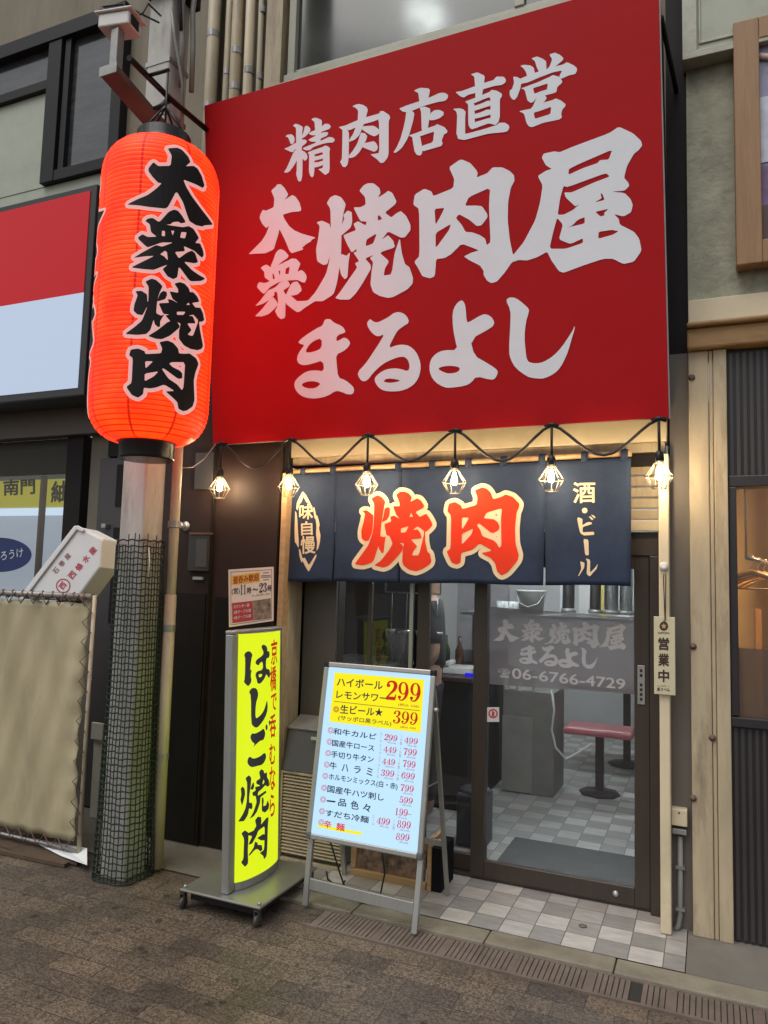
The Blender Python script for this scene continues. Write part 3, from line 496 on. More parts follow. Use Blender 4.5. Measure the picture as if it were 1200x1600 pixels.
M_signedge = pm('sign_edge', (0.55, 0.53, 0.52), 0.4)
M_dark = pm('dark_steel', (0.017, 0.014, 0.0145), 0.6, var=0.25, scale=4, spec=0.15)
M_black = pm('black_plastic', (0.010, 0.010, 0.011), 0.28, var=0.1, spec=0.3)
M_cable = pm('black_rubber', (0.010, 0.009, 0.009), 0.45)
M_beige = pm('beige_paint', (0.46, 0.375, 0.25), 0.5, var=0.16, scale=3.5, dirt=(0.15, 0.105, 0.06), dirt_amt=0.8, stretch=(4, 4, 0.7), bump=0.12)
M_cream = pm('cream_paint', (0.68, 0.58, 0.40), 0.5, var=0.08, scale=3, dirt=(0.25, 0.19, 0.11), dirt_amt=0.35)
M_concrete = pm('wall_render', (0.37, 0.365, 0.275), 0.85, var=0.3, scale=4.5, bump=0.7, bscale=26, dirt=(0.11, 0.105, 0.08), dirt_amt=0.85)
M_wall_brown = pm('upper_wall', (0.21, 0.18, 0.13), 0.8, var=0.2, scale=2, bump=0.1, dirt=(0.07, 0.06, 0.045), dirt_amt=0.5, stretch=(3, 3, 0.6))
M_doorbrown = pm('brown_door_paint', (0.034, 0.021, 0.018), 0.6, spec=0.2, var=0.15, scale=2, dirt=(0.02, 0.013, 0.011), dirt_amt=0.6)
M_doorlow = pm('dark_door_tone', (0.014, 0.012, 0.0105), 0.5, var=0.2, spec=0.15)  # dark tone for the painted shading low on the doors, and their frame
M_alu = pm('bronze_aluminium', (0.060, 0.047, 0.038), 0.38, metal=0.3, var=0.12, scale=3, stretch=(6, 6, 0.4))
M_silver = pm('brushed_aluminium', (0.40, 0.40, 0.38), 0.38, metal=0.75, var=0.08, scale=6, stretch=(8, 8, 0.5))
M_white = pm('white_plastic', (0.62, 0.61, 0.58), 0.4, var=0.05, dirt=(0.35, 0.32, 0.27), dirt_amt=0.3)
M_steel = pm('galvanised_steel', (0.30, 0.30, 0.285), 0.45, metal=0.5, var=0.2, scale=8, dirt=(0.14, 0.11, 0.08), dirt_amt=0.5)
M_pole = pm('grey_pole_paint', (0.46, 0.45, 0.41), 0.55, var=0.15, scale=4, dirt=(0.15, 0.135, 0.11), dirt_amt=0.6, stretch=(3, 3, 0.7))
M_pipe = pm('cream_pipe', (0.46, 0.40, 0.28), 0.5, var=0.15, scale=4, dirt=(0.14, 0.10, 0.06), dirt_amt=0.6, stretch=(3, 3, 0.5))
M_bracket = pm('rusty_brown_steel', (0.13, 0.075, 0.055), 0.65, var=0.25, scale=7, dirt=(0.05, 0.03, 0.025), dirt_amt=0.5)
M_rust = pm('rusty_yellow_steel', (0.30, 0.17, 0.065), 0.6, var=0.25, scale=6, dirt=(0.12, 0.055, 0.025), dirt_amt=0.7, stretch=(1, 4, 4))
M_wood = pm('pale_wood', (0.44, 0.28, 0.14), 0.5, var=0.2, scale=5, stretch=(1, 8, 8))
M_framewood = pm('oak_frame', (0.30, 0.165, 0.075), 0.5, var=0.2, scale=5, stretch=(9, 9, 0.8))
M_navy = pm('navy_cloth', (0.036, 0.050, 0.086), 0.95, var=0.16, scale=6, bump=0.3, bscale=260, spec=0.05)
M_n_red = pm('noren_red', (0.72, 0.045, 0.018), 0.85, var=0.06, spec=0.15)
M_n_cream = pm('noren_cream', (0.72, 0.58, 0.38), 0.85, var=0.05, spec=0.15)
M_mesh = pm('green_black_mesh', (0.010, 0.020, 0.014), 0.5)
M_tarp = pm('khaki_tarp', (0.41, 0.355, 0.22), 0.55, var=0.14, scale=2.5, bump=0.2, bscale=9, dirt=(0.13, 0.11, 0.07), dirt_amt=0.35, stretch=(2, 2, 0.8))
M_foam = pm('white_foam', (0.66, 0.68, 0.68), 0.75, var=0.04)
M_print_red = pm('print_red', (0.42, 0.045, 0.07), 0.6)
M_ink = pm('print_black', (0.018, 0.017, 0.02), 0.5)
M_kerb = pm('stone_kerb', (0.22, 0.20, 0.15), 0.7, var=0.25, scale=6, bump=0.3, bscale=90, dirt=(0.11, 0.10, 0.075), dirt_amt=0.7)
M_slab = pm('grey_concrete', (0.16, 0.148, 0.128), 0.75, var=0.2, scale=4, bump=0.2, bscale=70, dirt=(0.09, 0.08, 0.065), dirt_amt=0.7)
M_grate = pm('drain_iron', (0.145, 0.115, 0.095), 0.6, var=0.25, scale=9, bump=0.15)
M_gap = pm('drain_dark', (0.030, 0.027, 0.024), 0.9)
M_glass = glass('hazy_glass', (0.93, 0.95, 0.95), frost=0.035, frost_col=(0.5, 0.5, 0.52))  # slight diffuse mix paints a milky reflected haze into the panes
M_glass_dark = glass('dim_glass', (0.10, 0.11, 0.10), ior=1.9, rough=0.08)
M_inwall = pm('interior_plaster', (0.42, 0.41, 0.40), 0.7, var=0.06)
M_indark = pm('interior_dark', (0.012, 0.011, 0.013), 0.8, spec=0.1)
M_inox = pm('stainless_steel', (0.45, 0.46, 0.47), 0.28, metal=0.85, var=0.1, stretch=(6, 6, 0.5))
M_pink = pm('red_vinyl_seat', (0.42, 0.10, 0.12), 0.4, var=0.1)
M_charcoal = pm('charcoal_sheet', (0.028, 0.029, 0.031), 0.55, var=0.2)
M_yellow_light = em('yellow_light_panel', (0.70, 0.84, 0.012), 1.0)
M_led = em('led_white_panel', (0.48, 0.72, 0.93), 0.98)
M_led_yellow = em('led_yellow_print', (0.90, 0.78, 0.006), 0.95)
M_bulb = em('bulb_glow', (1.0, 0.75, 0.44), 340.0)
M_tube = em('tube_light', (0.86, 0.95, 1.0), 210.0)
M_warm_lamp = em('warm_lamp', (1.0, 0.62, 0.28), 140.0)

# ------------------------------------------------------------------ setting: ground
def sheet(name, poly, z, mat):
    o = MB().add([(x, y, z) for x, y in poly], [tuple(range(len(poly)))]).build(name, mat); return tag(o, kind='structure')
sheet('street', [(-60, -60), (60, -60), (60, 60), (-60, 60)], 0.0, paver_mat())
M_tile = tile_mat()
sheet('tiled_floor', [(-2.42, 3.566), (-0.112, 3.566), (-0.112, 4.0), (0.0, 4.0), (0.0, 8.6), (-2.7, 8.6), (-2.7, 4.0), (-2.42, 4.0)], 0.018, M_tile)
kb = MB()
for x0, x1 in ((-2.42, -1.62), (-1.615, -0.955), (-0.95, -0.39), (-0.385, 0.21), (0.215, 0.9), (0.905, 1.6), (1.605, 2.4), (2.405, 3.2)):
    kb.box(x0, x1, 3.432, 3.562, -0.05, 0.020+random.uniform(-.002, .002))
o = kb.build('stone_kerb', M_kerb, bevel=0.006); tag(o, kind='structure')
sheet('concrete_slab', [(-0.108, 3.566), (3.2, 3.566), (3.2, 4.2), (-0.108, 4.2)], 0.015, M_slab)
sheet('side_pavement', [(-6.5, 3.46), (-2.425, 3.46), (-2.425, 4.4), (-6.5, 4.4)], 0.008, M_slab)
# drain grating beside the kerb
t = thing('drain_grating', 'long slotted brown drain grating in the paving along the kerb, with one broken slot', 'drain')
MB().box(-1.76, 3.2, 3.246, 3.424, -0.03, 0.003).build('channel', M_gap, t)
fr = MB().box(-1.77, 3.2, 3.236, 3.252, -0.02, 0.010).box(-1.77, 3.2, 3.416, 3.430, -0.02, 0.010)
x = -1.75; k = 0
while x < 3.2:
    if not (-0.315 < x < -0.27):
        w = 0.0180 if k % 14 else 0.0225
        fr.box(x, x+w, 3.2515, 3.4165, -0.01, 0.0085+random.uniform(-.0012, .0006))
    x += 0.0225; k += 1
fr.build('grating', M_grate, t)
dr = MB().lathe((-0.86+.29, 3.80, 0.019), [(0.0, 0), (0.018, 0.0), (0.020, 0.004), (0.012, 0.006), (0.0, 0.006)], 16)
o = dr.build('floor_drain', M_grate); tag(o, 'small round metal drain plug in the pale entrance tiles', 'drain')

# ------------------------------------------------------------------ the restaurant building
B = thing('restaurant_building', 'narrow grill restaurant shopfront with bronze sliding glass doors under the big red board', 'building')
YF = 4.10                                        # plane of the doors
def bpart(name, mat, mb, bevel=0.0, parent=None): return mb.build(name, mat, parent or B, bevel)
# upper wall and beige fascia of the shutter housing
bpart('wall', M_wall_brown, MB().box(-3.25, -0.10, 4.22, 4.40, 2.6, 8.0))
bpart('fascia', M_cream, MB().box(-2.64, -0.188, 3.95, 4.12, 2.375, 2.75), 0.004)
bpart('fascia', M_beige, MB().box(-2.62, -0.20, 3.975, 4.10, 2.325, 2.372))
bpart('lintel', M_dark, MB().box(-2.62, -0.228, 3.99, 4.2, 2.26, 2.322))
bpart('wall', M_dark, MB().box(-0.186, -0.085, 4.02, 4.3, 2.0, 4.9))
# roller shutter slats behind the curtain, with its bottom bar
sh = MB(); z = 1.985
while z < 2.30:
    sh.box(-2.36, -0.230, 4.045, 4.062, z, z+0.052); z += 0.058
bpart('shutter', M_beige, sh, 0.006)
bpart('shutter_bar', M_cream, MB().box(-2.36, -0.231, 4.035, 4.075, 1.925, 1.98), 0.004)
bpart('shutter_guide', M_cream, MB().box(-0.226, -0.178, 3.89, 4.08, 0.02, 2.30), 0.006)
bpart('shutter_guide', M_beige, MB().box(-2.365, -2.315, 3.90, 4.06, 0.02, 2.30), 0.005)
bpart('wall_panel', pm('taupe_panel', (0.145, 0.125, 0.105), 0.55, var=0.15, scale=3, stretch=(3, 3, .6)), MB().box(-0.177, -0.088, 4.0, 4.3, 0.015, 2.83))
# fixed window, two sliding doors
zt = 1.93
bpart('door_head', M_alu, MB().box(-2.315, -0.228, 4.085, 4.21, 1.80, 1.924), 0.004)
bpart('door_jamb', M_alu, MB().box(-0.283, -0.228, 4.075, 4.2, 0.019, 1.80), 0.004)
bpart('door_sill', M_alu, MB().box(-2.30, -0.284, 4.115, 4.20, 0.019, 0.034))
def door(x0, x1, y, label=None):
    d = bpart('sliding_door', M_alu, MB().box(x0, x0+0.075, y, y+0.035, 0.036, 1.80).box(x1-0.075, x1, y, y+0.035, 0.036, 1.80)
              .box(x0+0.0755, x1-0.0755, y+.001, y+0.034, 0.036, 0.125).box(x0+0.0755, x1-0.0755, y+.001, y+0.034, 1.73, 1.80), 0.003)
    g = MB().quad((x0+0.07, y+0.016, 0.11), (x1-0.07, y+0.016, 0.11), (x1-0.07, y+0.016, 1.75), (x0+0.07, y+0.016, 1.75)).build('pane', M_glass, d)
    if label: d['label'] = label
    return d
DR = door(-1.222, -0.285, 4.10, 'right sliding door with frosted lettering film and a lock in its bottom rail')
MB().lathe((-0.452, 4.0995, 0.082), [(0.0, 0.004), (0.014, 0.004), (0.016, 0.0)], 16, V((0, -1, 0))).build('lock', M_silver, DR)
p = at(996, 1039, 4.099); q = at(1008, 1101, 4.099)
MB().box(p.x, q.x, 4.093, 4.0985, q.z, p.z).build('handle_plate', M_silver, DR, 0.002)
tb = MB()
for i in range(7):
    if i == 2: continue
    zz = p.z-0.02-i*0.024; tb.box(p.x+0.012, q.x-0.012, 4.0915, 4.0925, zz-0.015, zz)
tb.build('lettering', M_ink, DR)
DL = door(-1.585, -1.15, 4.150)
bpart('window_frame', M_alu, MB().box(-2.315, -2.085, 4.11, 4.2, 0.036, 1.80).box(-1.90, -1.875, 4.135, 4.165, 0.036, 1.80).box(-2.084, -1.876, 4.12, 4.19, 0.036, 0.3), 0.003)
MB().box(-1.628, -1.603, 4.13, 4.145, 0.036, 1.80).build('mullion', M_silver, B, 0.002)
MB().quad((-2.085, 4.15, 0.3), (-1.6, 4.15, 0.3), (-1.6, 4.15, 1.8), (-2.085, 4.15, 1.8)).build('pane', M_glass, B)
bpart('wall_panel', pm('grey_panel', (0.085, 0.078, 0.07), 0.5, var=0.12, scale=2), MB().box(-2.314, -2.09, 4.085, 4.108, 0.02, 1.80))
# frosted film with the shop name, on the right door
def film_px(x, y): p = at(x, y, 4.1135); return p
MB().quad(film_px(765, 948), film_px(993, 965), film_px(993, 1085), film_px(765, 1069)).build('film', glass('frosted_film', (0.8, 0.8, 0.82), frost=0.62, frost_col=(0.22, 0.21, 0.225), rough=0.2), DR)
fl = MB()
def remap(name, bx):                             # a traced sign glyph placed into another photo box
    sh = glyph_px(name); xs = [q[0] for s in sh for q in s[0]]; ys = [q[1] for s in sh for q in s[0]]
    a, b, c, d = min(xs), max(xs), min(ys), max(ys); X0, Y0, X1, Y1 = bx
    return [[[(X0+(x-a)/(b-a)*(X1-X0), Y0+(y-c)/(d-c)*(Y1-Y0)+0.10*((X0+(x-a)/(b-a)*(X1-X0))-(X0+X1)/2)) for x, y in cc] for cc in s] for s in sh]
for nm, bx in (('dai', (771, 968, 812, 1003)), ('shu', (814, 968, 852, 1004)), ('yaki', (850, 972, 892, 1009)), ('niku2', (894, 972, 938, 1012)), ('ya', (936, 974, 978, 1016)),
               ('ma', (811, 1008, 840, 1038)), ('ru', (842, 1008, 872, 1041)), ('yo', (872, 1012, 905, 1044)), ('shi', (908, 1013, 934, 1045))):
    letter_on(fl, remap(nm, bx), lambda x, y: (at(x, y, 4.1128).x, at(x, y, 4.1128).z), lambda p: (p[0], 4.1128, p[1]))
text_on(fl, '06-6766-4729', (800, 1060), (977, 1077.5), (800, 1043.5), lambda x, y: at(x, y, 4.1128), bold=0.012); text_on(fl, '☎', (779, 1058), (797, 1060), (779, 1044), lambda x, y: at(x, y, 4.1128))
fl.build('film_lettering', glass('frost_letters', (0.9, 0.9, 0.9), frost=0.8, frost_col=(0.62, 0.61, 0.62), rough=0.2), DR)
st = MB(); ngon_px(st, [(761, 1105), (780, 1105), (780, 1128), (761, 1128)], lambda x, y: at(x, y, 4.1130)); st.build('sticker', M_white, DR)
st = MB(); ring_px(st, (770.5, 1115), 7.5, 5, lambda x, y: at(x, y, 4.1125)); ngon_px(st, [(769, 1110), (773, 1113), (772, 1120), (768, 1119)], lambda x, y: at(x, y, 4.1125)); st.build('sticker_emblem', M_print_red, DR)
# steel framed window above the board
w = bpart('upper_window', M_cream if False else pm('pale_green_frame', (0.40, 0.40, 0.32), 0.5, var=0.12, scale=4, dirt=(0.13, 0.11, 0.07), dirt_amt=0.7),
          MB().box(-2.66, -0.45, 4.14, 4.2, 5.01, 5.085).box(-2.64, -2.585, 4.15, 4.2, 5.086, 7.0).box(-0.50, -0.45, 4.15, 4.2, 5.086, 7.0).box(-2.584, -0.501, 4.165, 4.2, 5.087, 5.12)
          .box(-1.05, -0.99, 4.155, 4.2, 5.121, 7.0), 0.004)
MB().quad((-2.585, 4.19, 5.11), (-0.5, 4.19, 5.11), (-0.5, 4.19, 7.0), (-2.585, 4.19, 7.0)).build('pane', pm('window_dark_glass', (0.045, 0.050, 0.044), 0.10, var=0.3, scale=2, spec=0.9), w)
bpart('sill', M_beige, MB().box(-2.72, -0.4, 4.10, 4.215, 4.93, 5.008), 0.004)
q = at(665, 22, 4.19); d_ = (q-CAM); lp_ = V((q.x+d_.x/d_.y*6.5, 4.19-6.5, q.z+d_.z/d_.y*6.5))
T = thing('arcade_lamp', 'round white arcade ceiling lamp whose glare shows in the upper window', 'lamp')
MB().lathe(lp_, [(0, .02), (.30, .02), (.36, .16), (.10, .22), (0, .22)], 28).build('housing', M_steel, T); MB().lathe(lp_+V((0, 0, -.01)), [(0, 0), (.27, 0), (.27, .02), (0, .02)], 28).build('lamp', em('arcade_lamp_glow', (.92, 1.0, .96), 26.0), T)
# brown leaves left of the entrance
bd = bpart('brown_door', M_doorbrown, MB().box(-3.30, -2.845, 3.82, 3.86, 0.015, 2.9), 0.003)
bd['label'] = 'brown painted steel door with a round knob and letter plate'
MB().box(-3.24, -2.86, 3.812, 3.819, 0.03, 1.52).build('lower_shade', M_doorlow, bd)  # dark sheet puts the shading of the lower leaf into colour
p = at(287, 822, 3.80); MB().lathe(p+V((0, .01, 0)), [(0.0, 0.045), (0.018, 0.045), (0.024, 0.03), (0.015, 0.02), (0.012, 0.0)], 16, V((0, -1, 0))).build('knob', M_silver, bd)
MB().lathe(p+V((0, .02, 0)), [(0.0, 0.006), (0.03, 0.006), (0.032, 0.0)], 16, V((0, -1, 0))).build('knob_plate', M_silver, bd)
mb = MB(); pbox(mb, 3.795, 0.022, (295, 835), (324, 893)); mb.build('letter_plate', pm('plate_dark', (0.03, 0.028, 0.027), 0.35), bd, 0.004)
mb = MB(); pbox(mb, 3.79, 0.004, (307, 842), (322, 886)); mb.build('letter_window', pm('plate_grey', (0.06, 0.06, 0.055), 0.3), bd)
mb = MB(); pbox(mb, 3.785, 0.03, (296, 832), (328, 835)); mb.build('letter_flap', M_bracket, bd)
mb = MB(); pbox(mb, 3.805, 0.012, (306, 708), (331, 764)); mb.build('notice', pm('plate_grey2', (0.05, 0.045, 0.042), 0.3), bd)
mb = MB(); pbox(mb, 3.80, 0.018, (301, 901), (316, 906)); mb.build('latch', M_silver, bd)
bd2 = bpart('brown_door', M_doorbrown, MB().box(-2.836, -2.375, 3.835, 3.87, 0.015, 2.9), 0.003)
MB().box(-2.80, -2.39, 3.829, 3.834, 0.03, 1.50).build('lower_shade', M_doorlow, bd2)
bpart('door_frame', M_doorlow, MB().box(-2.8445, -2.8365, 3.81, 3.88, 0.015, 2.9))
bpart('corner_post', M_wood, MB().box(-2.352, -2.316, 3.83, 3.899, 0.02, 2.26), 0.003)
bpart('wall', M_dark, MB().box(-3.36, -2.37, 3.88, 4.2, 0.01, 3.2))
bpart('wall', M_dark, MB().box(-2.37, -2.315, 4.12, 4.3, 0.01, 2.6))
# room inside
bpart('room_wall', M_inwall, MB().box(-2.75, -2.70, 4.22, 8.6, 0.0, 2.6))
bpart('room_wall', M_inwall, MB().box(-0.02, 0.03, 4.30, 8.6, 0.0, 2.6))
bpart('room_wall', M_inwall, MB().box(-2.75, 0.03, 8.6, 8.7, 0.0, 2.6))
bpart('ceiling', M_inwall, MB().box(-2.75, 0.03, 4.21, 8.7, 2.55, 2.62))
bpart('dimming_sheet', M_indark, MB().box(-2.69, -1.93, 5.25, 5.29, 0.0, 2.5))  # dark sheet added to dim the view through the left window

# ------------------------------------------------------------------ big red signboard
S = Plane(V((-2.811, 3.75, 2.441)), V((-0.169, 3.75, 2.451)), V((-2.812, 3.50, 4.504)))
def on_sign(off): return lambda p: S.p(p, off)
cb = [S.uv(333, 695), S.uv(1045, 652)]; tl = S.uv(319, 165); trz = 2.09
c4 = [cb[0], cb[1], (S.uv(1030, 0)[0]-0.003, trz), tl]
T = thing('signboard', 'huge red signboard with grey brush lettering leaning out above the entrance', 'signboard')
def extr(mb, poly, o0, o1):
    k = len(poly); P0 = [S.p(p, o0) for p in poly]; P1 = [S.p(p, o1) for p in poly]
    return mb.add(P0+P1, [tuple(range(k)), tuple(range(2*k-1, k-1, -1))]+[(i, (i+1) % k, (i+1) % k+k, i+k) for i in range(k)])
extr(MB(), c4, -0.02, 0.0).build('board', M_red, T, 0.002)
extr(MB(), [(c4[0][0]-.004, c4[0][1]-.003), (c4[1][0]+.006, c4[1][1]-.003), (c4[2][0]+.006, c4[2][1]+.004), (c4[3][0]-.004, c4[3][1]+.004)], -0.032, -0.0205).build('rim', M_signedge, T)
bx = MB(); pA = [S.p(p, -0.034) for p in c4]
bx.add([pA[0], pA[1], pA[2], pA[3], V((pA[0].x, 3.94, pA[0].z+.03)), V((pA[1].x, 3.94, pA[1].z+.03)), V((pA[2].x, 3.94, pA[2].z)), V((pA[3].x, 3.94, pA[3].z))],
       [(0, 1, 2, 3), (4, 7, 6, 5), (0, 4, 5, 1), (1, 5, 6, 2), (2, 6, 7, 3), (3, 7, 4, 0)])
bx.build('box', M_dark, T)
MB().tube([S.p((c4[1][0]-.01, 1.95), -.1), V((-.13, 4.05, 4.25))], .012, 6).build('brace', M_dark, T)
for k_, nm in enumerate(('sei', 'niku', 'ten', 'choku', 'ei', 'dai', 'shu', 'yaki', 'niku2', 'ya', 'ma', 'ru', 'yo', 'shi')):
    lt = MB(); letter_on(lt, glyph_px(nm), S.uv, on_sign(0.0020+0.0003*(k_ % 4))); lt.build('character', M_letter, T)

# ------------------------------------------------------------------ red paper lantern
LX, LY, LR = -2.585, 2.91, 0.290
LZ0, LZ1 = 2.290, 3.825
def lan_r(z):
    h = 0.20; t = min(z-LZ0, LZ1-z)
    if t >= h: return LR
    k = 1-max(t, 0)/h; return 0.135+(LR-0.135)*math.sqrt(max(0, 1-k**2.3))
T = thing('paper_lantern', 'tall glowing red paper lantern with black brush characters hanging from the pole bracket', 'lantern')
NR, NS = int(LAN_RIBS)*4, 72
vs = []; fs = []; uvs = []
for i in range(NR+1):
    z = LZ0+(LZ1-LZ0)*i/NR; ph = (i % 4)/4
    r = lan_r(z)+0.0035*math.sin(math.pi*ph)
    for k in range(NS): vs.append((LX+r*math.cos(2*math.pi*k/NS), LY+r*math.sin(2*math.pi*k/NS), z))
for i in range(NR):
    for k in range(NS):
        l = (k+1) % NS; fs.append((i*NS+k, i*NS+l, (i+1)*NS+l, (i+1)*NS+k)); uvs.append([(k/NS, i/NR), ((k+1)/NS, i/NR), ((k+1)/NS, (i+1)/NR), (k/NS, (i+1)/NR)])
me = bpy.data.meshes.new('paper_body'); me.from_pydata(vs, [], fs); ul = me.uv_layers.new(name='wrap')
for p_, u4 in zip(me.polygons, uvs):
    for li, uv in zip(p_.loop_indices, u4): ul.data[li].uv = uv
me.polygons.foreach_set('use_smooth', [True]*len(fs)); me.materials.append(lantern_mat()); put(bpy.data.objects.new('paper_body', me), T)
def lan_2d(px, py):                              # photo ray onto the lantern's cylinder, unrolled
    d = ray(px, py); a = d.x*d.x+d.y*d.y; ox, oy = CAM.x-LX, CAM.y-LY
    b_ = 2*(ox*d.x+oy*d.y); c_ = ox*ox+oy*oy-LR*LR; disc = max(0, b_*b_-4*a*c_); t_ = (-b_-math.sqrt(disc))/(2*a)
    p = CAM+d*t_; return (math.atan2(p.y-LY, p.x-LX)*LR, p.z)
def lan_3d(off):
    def f(p):
        r = lan_r(p[1])+0.004+off; th = p[0]/LR; return (LX+r*math.cos(th), LY+r*math.sin(th), p[1])
    return f
M_halo = em('lantern_halo', (0.90, 0.46, 0.44), 0.72)
fix = lambda x, y: lan_2d(x, y)
M_lanink = pm('lantern_ink', (0.012, 0.010, 0.010), 0.6, var=0.1, spec=0.2)
for k_, nm in enumerate(('l_dai', 'l_shu', 'l_yaki', 'l_niku')):
    lt = MB(); hl = MB(); letter_on(hl, glyph_px(nm), fix, lan_3d(0.0006+.0004*(k_ % 2)), halo=0.018, grid=0.03); letter_on(lt, glyph_px(nm), fix, lan_3d(0.0022), grid=0.03)
    hl.build('outline', M_halo, lt.build('character', M_lanink, T))
# the same four characters again round the far left side, as the photo shows their edge
for k_, nm in enumerate(('l_dai', 'l_shu', 'l_yaki', 'l_niku')):
    back = lambda x, y: (lan_2d(x, y)[0]-2.12*LR, lan_2d(x, y)[1]-0.02)
    lt = MB(); hl = MB(); letter_on(hl, glyph_px(nm), back, lan_3d(0.0006+.0004*(k_ % 2)), halo=0.014, grid=0.03); letter_on(lt, glyph_px(nm), back, lan_3d(0.0022), grid=0.03)
    hl.build('outline', M_halo, lt.build('character', M_lanink, T))
MB().lathe((LX, LY, LZ0-0.085), [(0.118, 0.0), (0.134, 0.0), (0.136, 0.01), (0.136, 0.078), (0.142, 0.088), (0.12, 0.092)], 40).build('ring', M_black, T)
MB().lathe((LX, LY, LZ1-0.008), [(0.142, 0.0), (0.140, 0.015), (0.136, 0.02), (0.136, 0.09), (0.118, 0.09)], 40).build('ring', M_black, T)
hw = MB().tube([(LX, LY, LZ1+0.05), (LX, LY, 4.27)], 0.006, 6).tube([(LX-.13, LY, LZ1+0.07), (LX-.05, LY, LZ1+.19), (LX, LY, LZ1+.25), (LX+.05, LY, LZ1+.19), (LX+.13, LY, LZ1+0.07)], 0.006, 6)
hw.tube([(LX, LY-.13, LZ1+0.07), (LX, LY-.05, LZ1+.19), (LX, LY, LZ1+.25), (LX, LY+.05, LZ1+.19), (LX, LY+.13, LZ1+.07)], 0.006, 6)
hw.build('hanger', M_black, T)

# ------------------------------------------------------------------ utility pole, its mesh guard, pipe, bracket, camera
T = thing('utility_pole', 'square grey steel pole left of the red board, wrapped in black mesh at its foot', 'pole')
MB().box(-3.03, -2.86, 3.225, 3.39, 0.0, 8.0).build('post', M_pole, T, 0.012)
for z in (4.31, 4.635): MB().box(-3.034, -2.856, 3.221, 3.394, z-.014, z+.014).build('band', M_steel, T)
arm = MB(); p0, p1 = atx(240, 192, -2.93), atx(168, 108, -2.93)
arm.obox(V((-2.935, 3.224, 4.165)), V((0.11, 0, 0)), V((0, 0, 0.045)), V((0.0, -0.43, 0.09))); arm.build('bracket', M_bracket, T, 0.004)
MB().obox(V((-2.94, 2.792, 4.25)), V((0.12, 0, 0)), V((0, 0, 0.055)), V((0, -0.006, 0.0))).build('end_plate', M_steel, T, 0.002)
br = MB().tube([(-2.80, 3.55, 4.36), (-2.78, 3.15, 4.325), (-2.68, 2.73, 4.25)], 0.017, 6).tube([(-2.78, 3.15, 4.325), (-2.87, 3.1, 4.20)], 0.012, 6).tube([(-2.72, 2.91, 4.283), (-2.58, 2.91, 4.28)], 0.010, 6)
br.tube([(-2.78, 3.15, 4.30), (-2.70, 2.95, 4.12)], 0.010, 6).build('hanging_bar', M_black, T)
cab = MB()
for xo, yo in ((-2.83, 3.30), (-2.80, 3.36)):
    cab.tube([(xo, yo, 4.5), (xo+.02, yo-.03, 4.75), (xo-.005, yo-.02, 5.0), (xo+.01, yo, 5.4), (xo, yo, 6.5)], 0.016, 7)
cab.tube([(-2.84, 3.20, 4.9), (-2.81, 3.2, 4.75), (-2.80, 3.28, 4.5), (-2.82, 3.32, 4.2)], 0.009, 6)
cab.build('conduit', pm('grey_conduit', (0.22, 0.22, 0.20), 0.55, var=.15), T)
jb = MB().box(-3.05, -2.81, 3.17, 3.42, 5.06, 5.2).tube([(-2.83, 3.24, 5.06), (-2.80, 3.23, 4.9), (-2.815, 3.26, 4.82)], 0.012, 6); jb.build('junction_box', M_dark, T, 0.005)
T = thing('security_camera', 'small white boxed camera on a short post at the bracket end above the lantern', 'camera')
MB().box(-2.90, -2.85, 2.81, 2.86, 4.29, 4.53).build('post', M_steel, T, 0.006)
MB().obox(V((-2.965, 2.78, 4.535)), V((0.18, 0.035, 0)), V((0, 0, 0.075)), V((-0.02, 0.12, 0))).build('housing', M_white, T, 0.008)
MB().obox(V((-2.98, 2.765, 4.612)), V((0.215, 0.04, 0)), V((0, 0, 0.010)), V((-0.02, 0.15, 0))).build('hood', M_white, T, 0.003)
MB().obox(V((-2.788, 2.832, 4.547)), V((-.012, .07, 0)), V((0, 0, 0.052)), V((0.006, .001, 0))).build('lens_window', M_black, T, 0.002)
cb_ = MB().tube([(-2.94, 2.85, 4.62), (-3.02, 2.85, 4.72), (-2.98, 2.95, 4.80), (-2.93, 3.2, 4.86)], 0.006, 6).tube([(-2.86, 2.88, 4.62), (-2.82, 2.95, 4.70), (-2.88, 3.05, 4.85), (-2.92, 3.2, 4.90)], 0.006, 6).tube([(-2.90, 2.84, 4.53), (-2.95, 2.9, 4.36), (-2.94, 3.0, 4.24)], 0.006, 6)
cb_.build('cable', M_cable, T)
T = thing('downpipe', 'cream drainpipe running up the right side of the grey pole', 'pipe')
MB().tube([(-2.815, 3.43, 0.02), (-2.815, 3.43, 4.2)], 0.028, 14).build('pipe', M_pipe, T)
for z in (0.6, 1.31, 1.9, 2.55): MB().lathe((-2.815, 3.43, z), [(0.029, 0), (0.036, 0.003), (0.036, 0.04), (0.029, 0.043)], 14).flat().build('collar', M_steel, T)
MB().tube([(-2.815, 3.43, 0.02), (-2.815, 3.43, 1.52)], 0.0335, 14).build('sleeve', M_pipe, T)
T = thing('mesh_guard', 'green black plastic net wrapped round the lower pole from the ground to chest height', 'net')
mg = MB(); NZ, NW = 54, 34; ztop = 1.86
def guard(th, z):
    f = z/ztop; ax = 0.109+0.030*(1-f)**1.5; n = 3.2+1.0*f
    c, s = math.cos(th), math.sin(th)
    rr = (abs(c)**n+abs(s)**n)**(-1/n)*ax
    wob = 1+0.015*math.sin(5*th+z*4)+0.012*math.sin(9*z+2*th)
    return V((-2.945+rr*c*wob+0.01*(1-f), 3.31+rr*s*wob, z))
for i in range(NZ+1):
    z = 0.008+(ztop-0.05)*i/NZ
    mg.tube([guard(2*math.pi*k/40, z+0.004*math.sin(k*1.7+i)) for k in range(40)], 0.0038 if i % 9 else 0.0046, 4, closed=True)
